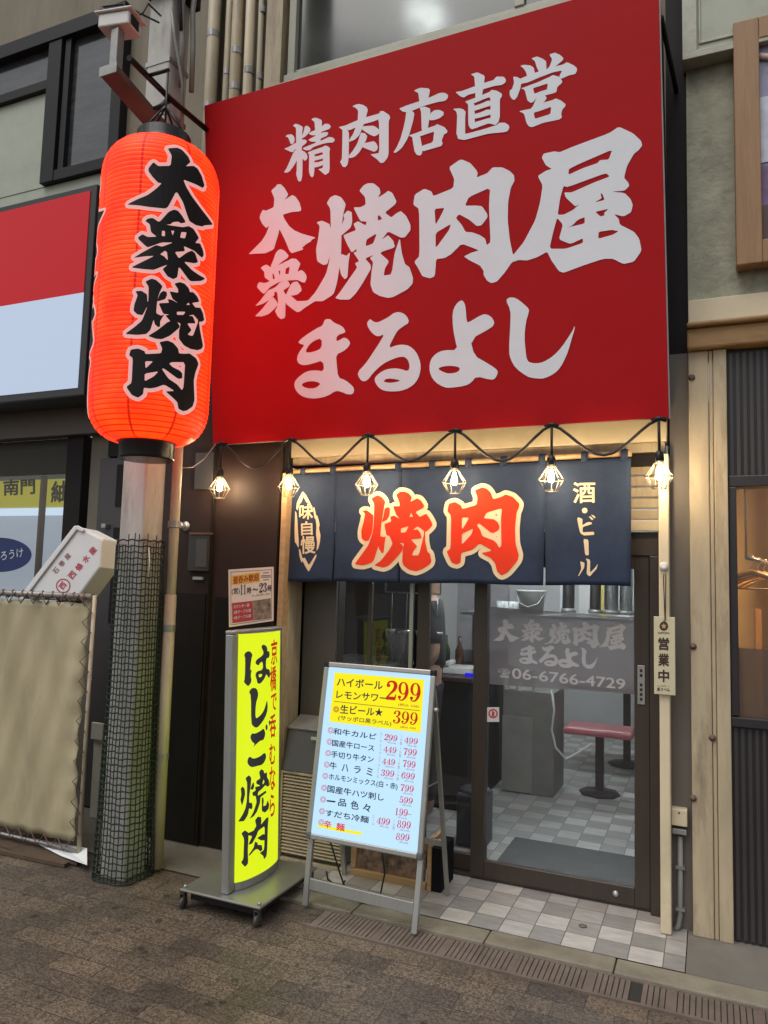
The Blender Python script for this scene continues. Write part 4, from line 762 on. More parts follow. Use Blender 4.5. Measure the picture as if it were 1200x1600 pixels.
for k in range(NW):
    th = 2*math.pi*k/NW
    mg.tube([guard(th+0.012*math.sin(z*7), z) for z in np.linspace(0.005, ztop+random.uniform(-.01, .03), 26)], 0.0038, 4, cap=False)
mg.build('net', M_mesh, T)
MB().tube([guard(-0.5, 1.78)+V((.006, -.004, 0)), guard(-0.5, 1.70)+V((.02, -.01, 0)), guard(-.45, 1.62)+V((.01, -.01, 0))], 0.004, 5).build('cable_tie', M_white, T)

# vertical pipes on the wall left of the upper window
for i, (px, r, m_) in enumerate(((330, 0.045, M_pipe), (352, 0.026, M_pipe), (368, 0.040, M_beige), (388, 0.034, M_cream), (404, 0.020, M_pipe))):
    p = at(px, 140, 4.12); t = thing('wall_pipe', ('thick brownish', 'slim shadowed', 'jointed beige', 'bright cream', 'thinnest cream')[i]+' wall pipe in the bundle left of the upper window, '+('leftmost of five', 'second from left', 'middle of five', 'second from right', 'rightmost of five')[i], 'pipe', 'pipes on the upper wall')
    MB().tube([(p.x, 4.16-r, 3.2), (p.x-0.004*i, 4.16-r, 5.2), (p.x-0.01*i, 4.16-r, 7.5)], r, 14).build('pipe', m_, t)
    for z in ((4.95, 5.5), (5.2,), (5.05, 5.32), (5.15,), (5.1, 5.6))[i]: MB().lathe((p.x-0.002*i, 4.16-r, z), [(r, 0), (r+.0025, .003), (r+.0025, .05), (r, .053)], 14).flat().build('clip', M_steel, t)
bp_ = at(428, 100, 4.14); tag(MB().box(bp_.x-0.07, bp_.x+0.06, 4.13, 4.22, 3.2, 7.5).build('cover_strip', M_beige), 'wide beige cover strip on the wall between the pipes and the upper window', 'trim')

# ------------------------------------------------------------------ string of caged bulbs under the board
T = thing('string_light', 'black string light of six glowing caged bulbs along the lower edge of the red board', 'string light')
BX = [-2.722, -2.235, -1.737, -1.227, -0.719, -0.212]; YB = 3.715
cable = []
pts = [V((-2.83, 3.75, 2.46))]
def wave(x0, x1, sag, z0=2.437):
    return [V((x0+(x1-x0)*k/12, YB+0.01*math.sin(math.pi*k/12), z0-sag*math.sin(math.pi*k/12)**1.6)) for k in range(13)]
allp = [V((BX[0]-.03, YB+.02, 2.44))]
for i in range(5): allp += wave(BX[i], BX[i+1], (0.155, 0.155, 0.15, 0.17, 0.16)[i], 2.436)[(0 if i == 0 else 1):]
allp += [V((BX[5]+.03, YB+.02, 2.44))]
MB().tube(allp, 0.0075, 8).build('cable', M_cable, T)
MB().tube([(-2.79, 3.44, 2.25), (-2.80, 3.55, 2.27), (-2.80, 3.66, 2.34), (-2.76, 3.71, 2.44)], 0.003, 6).build('feed_wire', pm('grey_wire', (.3, .29, .27), .5), T)
for i, x in enumerate(BX):
    c = V((x, YB, 2.175))
    hold = MB().tube([(x-.035, YB, 2.430), (x, YB, 2.442), (x+.035, YB, 2.430)], 0.011, 8).tube([(x, YB, 2.44), (x+0.001, YB, 2.27)], 0.007, 8)
    hold.lathe((x, YB, 2.232), [(0.020, 0.0), (0.023, 0.006), (0.022, 0.035), (0.012, 0.050), (0.008, 0.055)], 16)
    h = hold.build('bulb_holder', M_black, T)
    cg = MB(); rot = random.uniform(0, 0.6); prof = [(0.021, 0.052), (0.034, 0.030), (0.063, -0.014), (0.058, -0.024), (0.031, -0.071)]
    for k in range(10):
        a = 2*math.pi*k/10+rot; cg.tube([c+V((r*math.cos(a), r*math.sin(a), z_)) for r, z_ in prof], 0.0016, 5)
    for r, z_ in ((0.021, 0.052), (0.0635, -0.015), (0.031, -0.071)):
        cg.tube([c+V((r*math.cos(2*math.pi*k/24), r*math.sin(2*math.pi*k/24), z_)) for k in range(24)], 0.0018, 5, closed=True)
    cg.build('cage', pm('cage_wire', (0.16, 0.14, 0.10), 0.45, metal=0.3), h)
    MB().lathe(c, [(0.0, -0.030), (0.008, -0.028), (0.014, -0.020), (0.016, -0.008), (0.014, 0.006), (0.010, 0.022), (0.008, 0.036), (0.0, 0.038)], 16).build('bulb', M_bulb, h)

# ------------------------------------------------------------------ noren curtain and its bamboo rod
NY = 3.915
T = thing('curtain_rod', 'pale bamboo rod carrying the navy curtain under the fascia', 'rod')
a, b_ = at(388, 741, NY), at(987, 708, NY)
MB().tube([a+(b_-a)*k/24 for k in range(25)], [0.0155+(0.002 if k % 6 == 0 else 0) for k in range(25)], 12).build('rod', M_wood, T)
hk = MB()
for f in (0.03, 0.985): q = a+(b_-a)*f; hk.tube([q+V((0, .03, .02)), q+V((0, -.017, .0)), q+V((0, 0.0, -.02)), q+V((0, .03, .03))], 0.004, 6)
hk.build('hook', M_dark, T)
T = thing('noren_curtain', 'navy split curtain with red and cream brush characters hanging over the doors', 'curtain')
nz_t = lambda x: 2.262+0.012*(x+2.42)
nx0, nx1 = at(439, 820, NY-.02).x, at(986, 820, NY-.02).x
slits = [nx0, at(522, 860, NY-.02).x, at(625.5, 860, NY-.02).x, at(850.5, 860, NY-.02).x, nx1]
def nwave(x, z):
    f = max(0, (2.262-z)/0.64); w = 0.011*math.sin(x*15+1+z*1.5)*f+0.005*math.sin(x*37+z*5)*f
    return NY-0.021-0.016*f*f-w*0.9
cl = MB()
for i in range(4):
    X0, X1 = slits[i], slits[i+1]; nxs = 16; nzs = 24; vs = []; fs = []
    for j in range(nzs+1):
        f = j/nzs
        gap = (0.008 if i in (1, 3) else 0.003)*max(0, (f-0.35)/0.65)
        x0 = X0+(gap if i > 0 else 0.028*0); x1 = X1-(gap if i < 3 else 0)
        if i == 0: x0 = X0+0.012*math.sin(f*3)*f
        for k in range(nxs+1):
            x = x0+(x1-x0)*k/nxs; z = nz_t(x)*(1-f)+(1.612+0.014*(x+2.4)+0.003*math.sin(x*9))*f
            vs.append((x, nwave(x, z), z))
    for j in range(nzs):
        for k in range(nxs): q = j*(nxs+1)+k; fs.append((q, q+1, q+nxs+2, q+nxs+1))
    cl.add(vs, fs, True)
o = cl.build('cloth', M_navy, T); md = o.modifiers.new('thickness', 'SOLIDIFY'); md.thickness = 0.0015; md.offset = 1
for px in (430, 476, 523, 624, 677, 733, 788, 848, 914, 976):
    q = at(px, 720, NY); zc = a.z+(b_.z-a.z)*((q.x-a.x)/(b_.x-a.x)); lp = MB(); w = 0.0175
    ring_ = [(NY-.0195, nz_t(q.x)-0.012), (NY-.0200, zc), (NY-.012, zc+.0165), (NY, zc+.0205), (NY+.012, zc+.0165), (NY+.0195, zc), (NY+.018, nz_t(q.x)-.005)]
    vs = []
    for yy, zz in ring_: vs += [(q.x-w, yy, zz), (q.x+w, yy, zz)]
    lp.add(vs, [(2*k, 2*k+1, 2*k+3, 2*k+2) for k in range(6)], True)
    lo = lp.build('loop', M_navy, T); md = lo.modifiers.new('thickness', 'SOLIDIFY'); md.thickness = 0.002; md.offset = 1
n2 = lambda x, y: (at(x, y, NY-.026).x, at(x, y, NY-.026).z)
def n3(off): return lambda p: (p[0], nwave(p[0], p[1])-0.0012-off, p[1])
for nm in ('n_yaki', 'n_niku'):
    r_ = MB(); c_ = MB(); letter_on(c_, glyph_px(nm), n2, n3(0.0012), halo=0.024, grid=0.03); letter_on(r_, glyph_px(nm), n2, n3(0.0026), grid=0.03)
    c_.build('outline', M_n_cream, r_.build('red_character', M_n_red, T))
c_ = MB(); letter_on(c_, glyph_px('n_ring'), n2, n3(0.0012), grid=0.03); c_.build('zigzag_ring', M_n_cream, T)
c_ = MB(); letter_on(c_, glyph_px('n_beer'), n2, n3(0.0012), grid=0.03)
def ntxt(x, y): p = at(x, y, NY-.026); return n3(0.0012)((p.x, p.z))
text_on(c_, '酒', (895.5, 786.5), (930.5, 785.5), (895, 753.5), ntxt, bold=0.016); c_.build('cream_lettering', M_n_cream, T); c_ = MB()
text_on(c_, '味', (468, 812.5), (489, 811), (468, 788), ntxt, bold=0.022)
text_on(c_, '自', (472, 837), (489, 836), (471, 815), ntxt, bold=0.022)
text_on(c_, '慢', (472, 866), (493.5, 865), (471, 838), ntxt, bold=0.018)
c_.build('cream_lettering', M_n_cream, T)

# ------------------------------------------------------------------ yellow light box sign on castors
T = thing('light_box_sign', 'tall yellow lit box sign on a castor base with black brush characters', 'sign')
M_base = pm('base_plate', (0.30, 0.30, 0.27), 0.35, metal=0.6, var=0.1)
MB().box(-2.40, -1.935, 3.105, 3.665, 0.088, 0.102).build('base', M_base, T, 0.006)
MB().box(-2.36, -1.97, 3.14, 3.63, 0.045, 0.0875).build('base_frame', M_black, T, 0.004)
for x, y in ((-2.385, 3.13), (-1.955, 3.13), (-2.385, 3.64), (-1.955, 3.64)):
    w = MB().lathe((x-.008, y, 0.028), [(0.0, -.009), (0.024, -.009), (0.028, -.005), (0.028, .005), (0.024, .009), (0.0, .009)], 18, V((1, 0, 0)))
    w.box(x-.022, x-.018, y-.012, y+.012, 0.025, 0.07).box(x+.001, x+.005, y-.012, y+.012, 0.025, 0.07).box(x-.022, x+.005, y-.014, y+.014, 0.0705, 0.082)
    w.build('castor', pm('castor_rubber', (0.05, 0.045, 0.04), 0.5), T)
    MB().lathe((x, y, 0.1025), [(0.0, 0.012), (0.005, 0.012), (0.009, 0.008), (0.010, 0.0), (0.0, 0.0)], 12).build('bolt', M_silver, T)
XC, Y0, Y1, ZB, ZT = -2.165, 3.146, 3.625, 0.103, 1.365
from_tilt = len(bpy.data.objects); LB_before = set(T.children)
LB_R = Matrix.Rotation(math.radians(-1.9), 4, 'Y'); LB_C = V((XC, 3.3, 0.102)); LB_M = Matrix.Translation(LB_C) @ LB_R @ Matrix.Translation(-LB_C); LB_I = LB_M.inverted()
MB().box(XC-.0215, XC+.0215, Y0, Y0+.055, ZB, ZT-.02).build('frame_post', M_silver, T, 0.006)
MB().box(XC-.0215, XC+.0215, Y1-.03, Y1, ZB, ZT-.02).build('frame_post', M_silver, T, 0.006)
MB().box(XC-.024, XC+.024, Y0, Y1, ZT-.0195, ZT).build('frame_cap', M_silver, T, 0.006)
PY0, PY1, PZ0, PZ1 = Y0+.056, Y1-.031, 0.140, ZT-.020
def bulge(y):                                     # the panel is a bowed sheet
    t = (y-PY0)/(PY1-PY0); return 0.018+0.052*max(0, 1-(2*t-1)**2)**0.62
for sgn, nm in ((1, 'panel'), (-1, 'panel')):
    vs = []; fs = []; n = 28
    for k in range(n+1):
        y = PY0+(PY1-PY0)*(0.5-0.5*math.cos(math.pi*k/n)); x = XC+sgn*bulge(y); vs += [(x, y, PZ0), (x, y, PZ1)]
    for k in range(n): fs.append((2*k, 2*k+2, 2*k+3, 2*k+1))
    MB().add(vs, fs, True).build(nm, M_yellow_light, T)
for z0, z1 in ((0.103, 0.139), (PZ1+.0005, ZT-.0199)):
    poly = [(XC+bulge(PY0+(PY1-PY0)*k/16)+.003, PY0+(PY1-PY0)*k/16, z0) for k in range(17)]+[(XC-bulge(PY0+(PY1-PY0)*k/16)-.003, PY0+(PY1-PY0)*k/16, z0) for k in range(16, -1, -1)]
    MB().prism(poly, V((0, 0, z1-z0))).build('frame_rail', M_silver, T)
def yl(off):                                      # photo ray onto the bowed panel
    def f(px, py):
        d = LB_I.to_3x3() @ ray(px, py); c0 = LB_I @ CAM; best = None; prev = None
        for k in range(-6, 121):
            y = PY0+(PY1-PY0)*k/120; p = c0+d*((y-c0.y)/d.y); g = p.x-(XC+bulge(y))
            if prev is not None and prev[0] > 0 >= g or (prev is not None and prev[0] < 0 <= g):
                t_ = prev[0]/(prev[0]-g); q = prev[1].lerp(p, t_); return (q.y, q.z)
            prev = (g, p)
        p = c0+d*((PY1-c0.y)/d.y); return (PY1-0.002, p.z)
    return f
def y3(off): return lambda p: (XC+bulge(min(max(p[0], PY0), PY1))+off, p[0], p[1])
lt = MB()
for nm in ('y_ha', 'y_shi', 'y_go', 'y_yaki', 'y_niku'): letter_on(lt, glyph_px(nm), yl(0), y3(0.0018), grid=0.02)
lt.build('characters', em('sign_ink', (0.03, 0.03, 0.035), 0.8), T)
rd = MB()
for ch, (xa, xb, ya, yb) in zip('京橋で呑むなら', ((423, 433, 1000, 1040), (421.5, 431.5, 1042, 1081), (423, 432, 1085, 1112), (421, 431, 1117, 1154), (420.5, 430, 1163, 1196), (420.5, 430, 1199, 1236), (421, 429, 1242, 1277))):
    vs, fs = text2d(ch, 0.02); f = yl(0); pts = []
    for u, v in vs: pts.append(y3(0.0014)(f(xa+(xb-xa)*u, yb+(ya-yb)*v-(u*3))))
    rd.add(pts, fs)
rd.build('red_characters', em('sign_red_ink', (0.62, 0.025, 0.006), 0.7), T)
for o in T.children:
    if o not in LB_before: o.matrix_basis = LB_M
MB().tube([(-2.2, 3.6, 0.106), (-2.25, 3.72, 0.02), (-2.2, 3.84, 0.012), (-2.05, 3.86, 0.012)], 0.004, 6).build('power_cord', M_cable, T)

# poster standing on top of the light box
T = thing('hours_poster', 'small laminated opening hours poster standing on top of the yellow light box sign', 'poster')
pb = [atx(358, 979, -2.17), None]
PP = Plane(at(358, 979, 3.36), at(426, 969, 3.52), at(357, 888, 3.36))
PO = lambda off: (lambda x, y: PP.px(x, y)+PP.n*off)
bk = MB(); q4 = [PO(0)(*q) for q in ((357, 890), (427.5, 885.5), (427.5, 970), (358, 980))]
bk.prism(q4, PP.n*-0.006); bk.build('backing', pm('poster_paper', (0.80, 0.62, 0.50), 0.45, var=.04), T)
ln = MB()
for a_, b2 in (((360.5, 893.5), (424.5, 889.5)), ((361, 976), (424.5, 966.5))): ngon_px(ln, [a_, b2, (b2[0], b2[1]+.9), (a_[0], a_[1]+.9)], PO(.001))
for x_ in (360.5, 424.0): ngon_px(ln, [(x_, 893 if x_ < 400 else 889), (x_+.7, 893 if x_ < 400 else 889), (x_+.7, 976 if x_ < 400 else 967), (x_, 976 if x_ < 400 else 967)], PO(.001))
for k, (x0, x1, y0) in enumerate(((411, 420, 894.5), (408, 423, 899), (408, 423, 901.3), (411, 420, 905.5))): ngon_px(ln, [(x0, y0), (x1, y0-.5), (x1, y0+.9), (x0, y0+1.4)], PO(.001))
ln.build('fine_lines', pm('poster_grey_ink', (0.22, 0.13, 0.14), 0.5), T)
yb = MB(); ngon_px(yb, [(361, 900), (406, 893.5), (406.5, 908.5), (361, 914.5)], PO(.001)); yb.build('yellow_strip', pm('poster_yellow', (0.80, 0.42, 0.03), 0.5), T)
tx = MB(); text_on(tx, '昼呑み歓迎', (364, 912.8), (404.5, 907), (364, 901), PO(.002), bold=.03); tx.build('strip_lettering', pm('poster_orange_ink', (0.36, 0.05, 0.012), 0.5), T)
tx = MB(); text_on(tx, '(営)', (362, 930), (374.5, 928.6), (362, 919), PO(.002), bold=.01)
text_on(tx, '11', (375, 929.6), (384.5, 928.2), (375, 913.6), PO(.002), digits=True)
text_on(tx, '時', (386, 928), (392.5, 927.2), (386, 917.5), PO(.002), bold=.015); text_on(tx, '〜', (394.5, 923.5), (403, 922.5), (394.5, 919.5), PO(.002), bold=.03)
text_on(tx, '23', (404.5, 926.3), (416.5, 924.6), (404.5, 911.7), PO(.002), digits=True); text_on(tx, '時', (418, 924.5), (424, 923.6), (418, 914.3), PO(.002), bold=.015)
text_on(tx, '(L.O.22:30)', (394, 932.5), (422, 929.3), (394, 929.6), PO(.002))
tx.build('lettering', M_ink, T)
rb = MB(); ngon_px(rb, [(362.3, 942.3), (394.5, 938.8), (396, 969), (363, 974)], PO(.001)); rb.build('red_box', pm('poster_red', (0.48, 0.045, 0.045), 0.5), T)
tx = MB()
for k, s_ in enumerate(('カウンター席', '2名テーブル席', '4名テーブル席')): text_on(tx, s_, (365, 951+k*8.6), (392 if k else 389.5, 947.8+k*8.4), (365, 945.6+k*8.6), PO(.002), bold=.02)
tx.build('box_lettering', pm('poster_white_ink', (0.75, 0.6, 0.55), 0.5), T)
ph = MB(); ngon_px(ph, [(394.8, 938.8), (423, 934.6), (423.5, 966), (396.3, 969.5)], PO(.001)); ph.build('photo', pm('poster_photo', (0.22, 0.15, 0.10), 0.5, var=0.85, scale=38), T)

# ------------------------------------------------------------------ lit A-frame menu board
T = thing('menu_board', 'A frame menu stand with a lit white panel of prices under a yellow heading', 'menu board')
MP = Plane(V((-1.868, 3.405, 0.335)), V((-1.252, 3.40, 0.335)), V((-1.86, 3.545, 1.205)))
mo = lambda off: (lambda x, y: MP.px(x, y)+MP.n*off)
c = [MP.uv(*q) for q in ((480, 1310), (657, 1343), (684, 1047), (506, 1034))]
u0 = (c[0][0]+c[3][0])/2; u1 = (c[1][0]+c[2][0])/2; v0 = (c[0][1]+c[1][1])/2; v1 = (c[2][1]+c[3][1])/2
def mbox(mb, ua, ub, va, vb, o0, o1):
    return mb.obox(MP.p((ua, va), o0), MP.u*(ub-ua), MP.v*(vb-va), MP.n*(o1-o0))
mbox(MB(), u0+.012, u1-.012, v0+.012, v1-.012, -0.014, 0.0).build('panel', M_led, T)
bkp = MB(); mbox(bkp, u0+.010, u1-.010, v0+.010, v1-.010, -.0165, -.0145); bkp.build('glow_block', M_silver, T)  # added plate that blocks the panel's glow towards the doors
fr = MB(); w = 0.026
mbox(fr, u0, u0+w, v0+w, v1-w, -.018, .007); mbox(fr, u1-w, u1, v0+w, v1-w, -.018, .007); mbox(fr, u0+w*.4, u1-w*.4, v0, v0+w, -.0179, .0068); mbox(fr, u0+w*.4, u1-w*.4, v1-w, v1, -.0179, .0068)
fr.build('frame', M_silver, T, 0.005)
for a_, b2 in ((u0, v0), (u1-.028, v0), (u0, v1-.028), (u1-.028, v1-.028)):
    cc = MB(); mbox(cc, a_-.002, a_+.030, b2-.002, b2+.030, -.019, .0085); cc.build('corner_cap', M_black if b2 > v0+.1 else pm('grey_cap', (.1, .1, .11), .4), T, 0.006)
foot = []
for ua, px in ((u0+.002, (474, 1422)), (u1-.030, (645, 1467))):
    top = MP.p((ua, v0+.002), -.018); zb = 0.018 if px[0] < 500 else 0.005
    g = gr(px[0]+2, px[1]-2, 0.008); bot = V((top.x, g.y, 0.022))
    MB().obox(bot, MP.u*0.028, V((0, .024, 0)), top+MP.v*0.01-bot).build('leg', M_silver, T, 0.003); foot.append((bot, top))
f = 0.23; a_ = foot[0][0].lerp(foot[0][1], f); b2 = foot[1][0].lerp(foot[1][1], f)
MB().obox(a_+V((.028, .004, 0)), b2-a_-V((.028, 0, 0)), V((0, .016, 0)), V((0, .006, .055))).build('cross_bar', M_silver, T, 0.003)
for ua in (u0+.004, u1-.026):
    hi = MP.p((ua, v1-.09), -.02); lo = V((hi.x, 3.82, 0.02))
    MB().obox(lo, V((.022, 0, 0)), V((0, .02, 0)), hi-lo).build('leg', M_silver, T, 0.003)
hi = MP.p((u0, v1-.35), -.02); lo = V((hi.x, 3.70, hi.z-.03))
mb = MB()
for ua in (u0+.03, u1-.05):
    s0 = MP.p((ua, .30), -.02); mb.tube([s0, V((s0.x, 3.735, s0.z-.02))], 0.004, 6)
mb.build('stay', M_silver, T)
MB().box(MP.p((u0, 0)).x+.02, MP.p((u1, 0)).x-.02, 3.765, 3.78, 0.28, 0.31).build('cross_bar', M_silver, T, 0.003)
kn = MB(); q = MP.p((u1, v1-.19), -.01); kn.lathe(q, [(0.0, .022), (.011, .022), (.013, .016), (.013, .004), (.006, 0)], 12, V((1, 0, 0))); kn.build('knob', M_silver, T)
A = lambda x, y: (500+x/7.059, 1045+y/7.059)
Bq = lambda x, y: (480+x/6.316, 1130+y/6.316)
yb = MB(); ngon_px(yb, [A(165, 40), A(1150, 120), A(1110, 705), A(105, 580)], mo(.0006)); yb.build('yellow_heading', M_led_yellow, T)
ink = MB(); red = MB(); pink = MB(); tiny = MB()
M_menuink = em('menu_ink', (0.02, 0.03, 0.05), 0.5); M_menured = em('menu_red', (0.55, 0.015, 0.004), 0.8); M_menupink = em('menu_pink', (0.62, 0.05, 0.12), 0.8)
def mline(*a, **k): m = MB(); text_on(m, *a, **k); return m.build('menu_line', M_menuink, T)
def mprice(mat, *a, **k): m = MB(); text_on(m, *a, **k); return m.build('price', mat, T)
mline('ハイボール', A(185, 190), A(690, 232), A(190, 92), mo(.0014), bold=.018)
mline('レモンサワー', A(178, 325), A(738, 372), A(186, 238), mo(.0014), bold=.018)
ngon_px(ink, [A(155, 355), A(1100, 460), A(1100, 466), A(155, 361)], mo(.0014))
mline('生ビール★', A(220, 490), A(690, 528), A(228, 395), mo(.0014), bold=.02)
mline('(サッポロ黒ラベル)', A(200, 572), A(785, 640), A(206, 508), mo(.0014), bold=.012)
mprice(M_menured, '299', A(715, 338), A(1103, 372), A(727, 125), mo(.0014), digits=True)
mprice(M_menured, '399', A(795, 598), A(1070, 625), A(808, 455), mo(.0014), digits=True)
text_on(tiny, '(税込 328)', A(862, 412), A(1090, 436), A(865, 378), mo(.0014), bold=.01); text_on(tiny, '(税込 438)', A(885, 655), A(1055, 672), A(888, 628), mo(.0014), bold=.01)
rows = [('和牛カルビ', (255, 108), (680, 165), (262, 45)), ('国産牛ロース', (245, 225), (660, 280), (250, 160)), ('手切り牛タン', (235, 335), (655, 392), (240, 270)),
        ('牛ハラミ', None, None, None), ('ホルモンミックス(白・赤)', (212, 565), (890, 665), (217, 492)), ('国産牛ハツ刺し', (198, 680), (755, 770), (204, 608)),
        ('品色々', None, None, None), ('すだち冷麺', (178, 915), (605, 988), (186, 848))]
for s_, bl, br_, tl_ in rows:
    if bl: mline(s_, Bq(*bl), Bq(*br_), Bq(*tl_), mo(.0014), bold=.016)
for s_, x0, x1, yb_, yt in (('牛', 222, 290, 452, 378), ('ハ', 340, 405, 472, 400), ('ラ', 462, 528, 490, 420), ('ミ', 585, 645, 515, 437), ('一', 192, 278, 772, 757), ('品', 305, 385, 815, 742), ('色', 428, 508, 845, 760), ('々', 548, 625, 868, 790)):
    mline(s_, Bq(x0, yb_), Bq(x1, yb_+(x1-x0)*.13), Bq(x0+4, yt), mo(.0014), bold=.016)
hd = MB()
text_on(hd, '辛', Bq(165, 1030), Bq(235, 1040), Bq(170, 955), mo(.0014), bold=.02); text_on(hd, '麺', Bq(285, 1055), Bq(368, 1067), Bq(290, 980), mo(.0014), bold=.02)
hl = MB(); ngon_px(hl, [Bq(115, 992), Bq(330, 1042), Bq(540, 1075), Bq(535, 1103), Bq(320, 1070), Bq(105, 1020)], mo(.0006)); hl.build('highlighter_line', M_led_yellow, T)
for s_, bl, br_, tl_ in (('299', (755, 165), (885, 182), (765, 103)), ('499', (955, 195), (1088, 212), (963, 133)), ('449', (750, 285), (878, 300), (756, 222)), ('799', (945, 312), (1078, 326), (952, 243)),
                         ('449', (735, 405), (865, 417), (741, 343)), ('799', (940, 430), (1068, 445), (944, 360)), ('399', (722, 517), (855, 533), (731, 453)), ('699', (925, 545), (1058, 560), (933, 478)),
                         ('799', (915, 667), (1048, 685), (922, 598)), ('599', (905, 782), (1038, 800), (913, 718)), ('199', (860, 905), (990, 922), (866, 833)), ('499', (680, 992), (812, 1010), (691, 923)),
                         ('899', (882, 1030), (1018, 1047), (891, 953)), ('899', (870, 1150), (1005, 1166), (879, 1078))):
    mprice(M_menupink, s_, Bq(*bl), Bq(*br_), Bq(*tl_), mo(.0014), digits=True)
    tax = str(int(int(s_)*1.1)); text_on(tiny, '(税込%s)' % tax, Bq(bl[0]+35, bl[1]+32), Bq(br_[0]-8, br_[1]+30), Bq(bl[0]+36, bl[1]+12), mo(.0014))
text_on(tiny, '〜', Bq(995, 905), Bq(1028, 908), Bq(995, 893), mo(.0014), bold=.02)
for k, (x, y) in enumerate(((735, 140), (730, 255), (720, 375), (706, 488), (660, 955))):
    text_on(tiny, 'ハーフ', Bq(x-14, y-52), Bq(x-22, y+48), Bq(x+6, y-50), mo(.0014))
for k, (x, y) in enumerate(((935, 165), (925, 285), (912, 400), (902, 515), (862, 1000))):
    text_on(tiny, '一人前', Bq(x-12, y-52), Bq(x-20, y+50), Bq(x+10, y-50), mo(.0014))
for x, y in ((232, 70), (222, 182), (208, 295), (195, 408), (180, 520), (168, 637), (158, 752), (147, 868), (140, 978)):
    ring_px(pink, Bq(x, y), 30/6.316, 25/6.316, mo(.0014), sq=.92); ring_px(pink, Bq(x, y), 18/6.316, 13/6.316, mo(.0014), sq=.92)
ring_px(tiny, A(180, 447), 33/7.06, 25/7.06, mo(.0014), sq=.95); ring_px(tiny, A(180, 447), 19/7.06, 11/7.06, mo(.0014), sq=.95)
ink.build('rule', M_menuink, T); pink.build('ring_mark', M_menupink, T); tiny.build('small_lettering', em('menu_small', (0.45, 0.07, 0.05), 0.7), T); hd.build('red_lettering', em('menu_red2', (0.75, 0.02, 0.03), 0.8), T)
cd = MB(); p = MP.p((u0+.22, v0), -.02)
cd.tube([p+V((-.1, .0, .02)), V((-1.72, 3.50, .16)), V((-1.68, 3.52, .05)), V((-1.60, 3.54, .024)), V((-1.52, 3.55, .06)), V((-1.50, 3.56, .18)), V((-1.5, 3.5, .33))], 0.0045, 7)
cd.tube([V((-1.70, 3.52, .12)), V((-1.78, 3.62, .028)), V((-1.9, 3.72, .024)), V((-1.95, 3.80, .026))], 0.0045, 7); cd.build('power_cord', M_cable, T)

# ------------------------------------------------------------------ things behind the menu board
T = thing('vent_unit', 'low grey metal cabinet with cream louvres standing behind the yellow sign', 'cabinet')
MB().box(-2.29, -1.895, 3.89, 4.075, 0.03, 0.50).build('casing', pm('unit_grey', (0.10, 0.095, 0.085), 0.5, var=.15), T, 0.004)
lv = MB()
for k in range(24): z = 0.055+k*0.0185; lv.obox(V((-2.285, 3.868, z)), V((.385, 0, 0)), V((0, .02, .004)), V((0, -.004, .0055)))
lv.build('louvres', M_cream, T)
MB().box(-2.302, -2.29, 3.862, 3.888, 0.03, 0.50).box(-1.895, -1.883, 3.862, 3.888, 0.03, 0.50).box(-2.302, -1.883, 3.863, 3.889, 0.50, 0.512).box(-2.302, -1.883, 3.863, 3.889, 0.018, 0.03).build('louvre_frame', M_beige, T, 0.002)
up = MB(); up.prism([V((-2.30, 3.872, .513)), V((-2.30, 4.07, .513)), V((-2.30, 4.07, .79)), V((-2.30, 3.93, .74))], V((.42, 0, 0))); up.build('hood', pm('unit_dark', (0.075, 0.072, 0.068), 0.4, var=.1), T, 0.004)
MB().obox(V((-2.302, 3.922, .742)), V((.424, 0, 0)), V((0, .15, .052)), V((0, -.003, .012))).build('lid', M_steel, T, 0.002)
MB().obox(V((-2.13, 3.903, .70)), V((.055, 0, 0)), V((0, -.012, 0)), V((0, .004, .018))).build('handle', M_silver, T, 0.002)
T = thing('photo_board', 'low wooden framed board with a patterned print leaning behind the menu board', 'board')
MB().obox(V((-1.80, 3.862, 0.04)), V((.40, 0, 0)), V((0, .012, 0)), V((0, .035, .20))).build('print', pm('patterned_print', (0.17, 0.105, 0.07), 0.5, var=.95, scale=22, dirt=(.01, .008, .007), dirt_amt=.95), T)
MB().box(-1.83, -1.385, 3.842, 3.872, 0.018, 0.052).box(-1.83, -1.80, 3.85, 3.88, 0.053, 0.24).build('frame', M_wood, T, 0.003)
T = thing('wooden_crate', 'small open wooden crate beside the patterned board at the glass door', 'crate')
MB().obox(V((-1.375, 3.83, 0.018)), V((.022, 0, 0)), V((0, .24, 0)), V((0, 0, .03))).obox(V((-1.375, 3.83, 0.05)), V((.022, 0, 0)), V((0, .025, 0)), V((0, 0, .2))).obox(V((-1.375, 4.045, 0.05)), V((.022, 0, 0)), V((0, .025, 0)), V((0, 0, .2))).obox(V((-1.375, 3.83, 0.251)), V((.022, 0, 0)), V((0, .24, 0)), V((0, 0, .025))).build('frame', M_wood, T, 0.002)
MB().box(-1.352, -1.30, 3.84, 4.05, 0.02, 0.24).build('insert', M_indark, T)

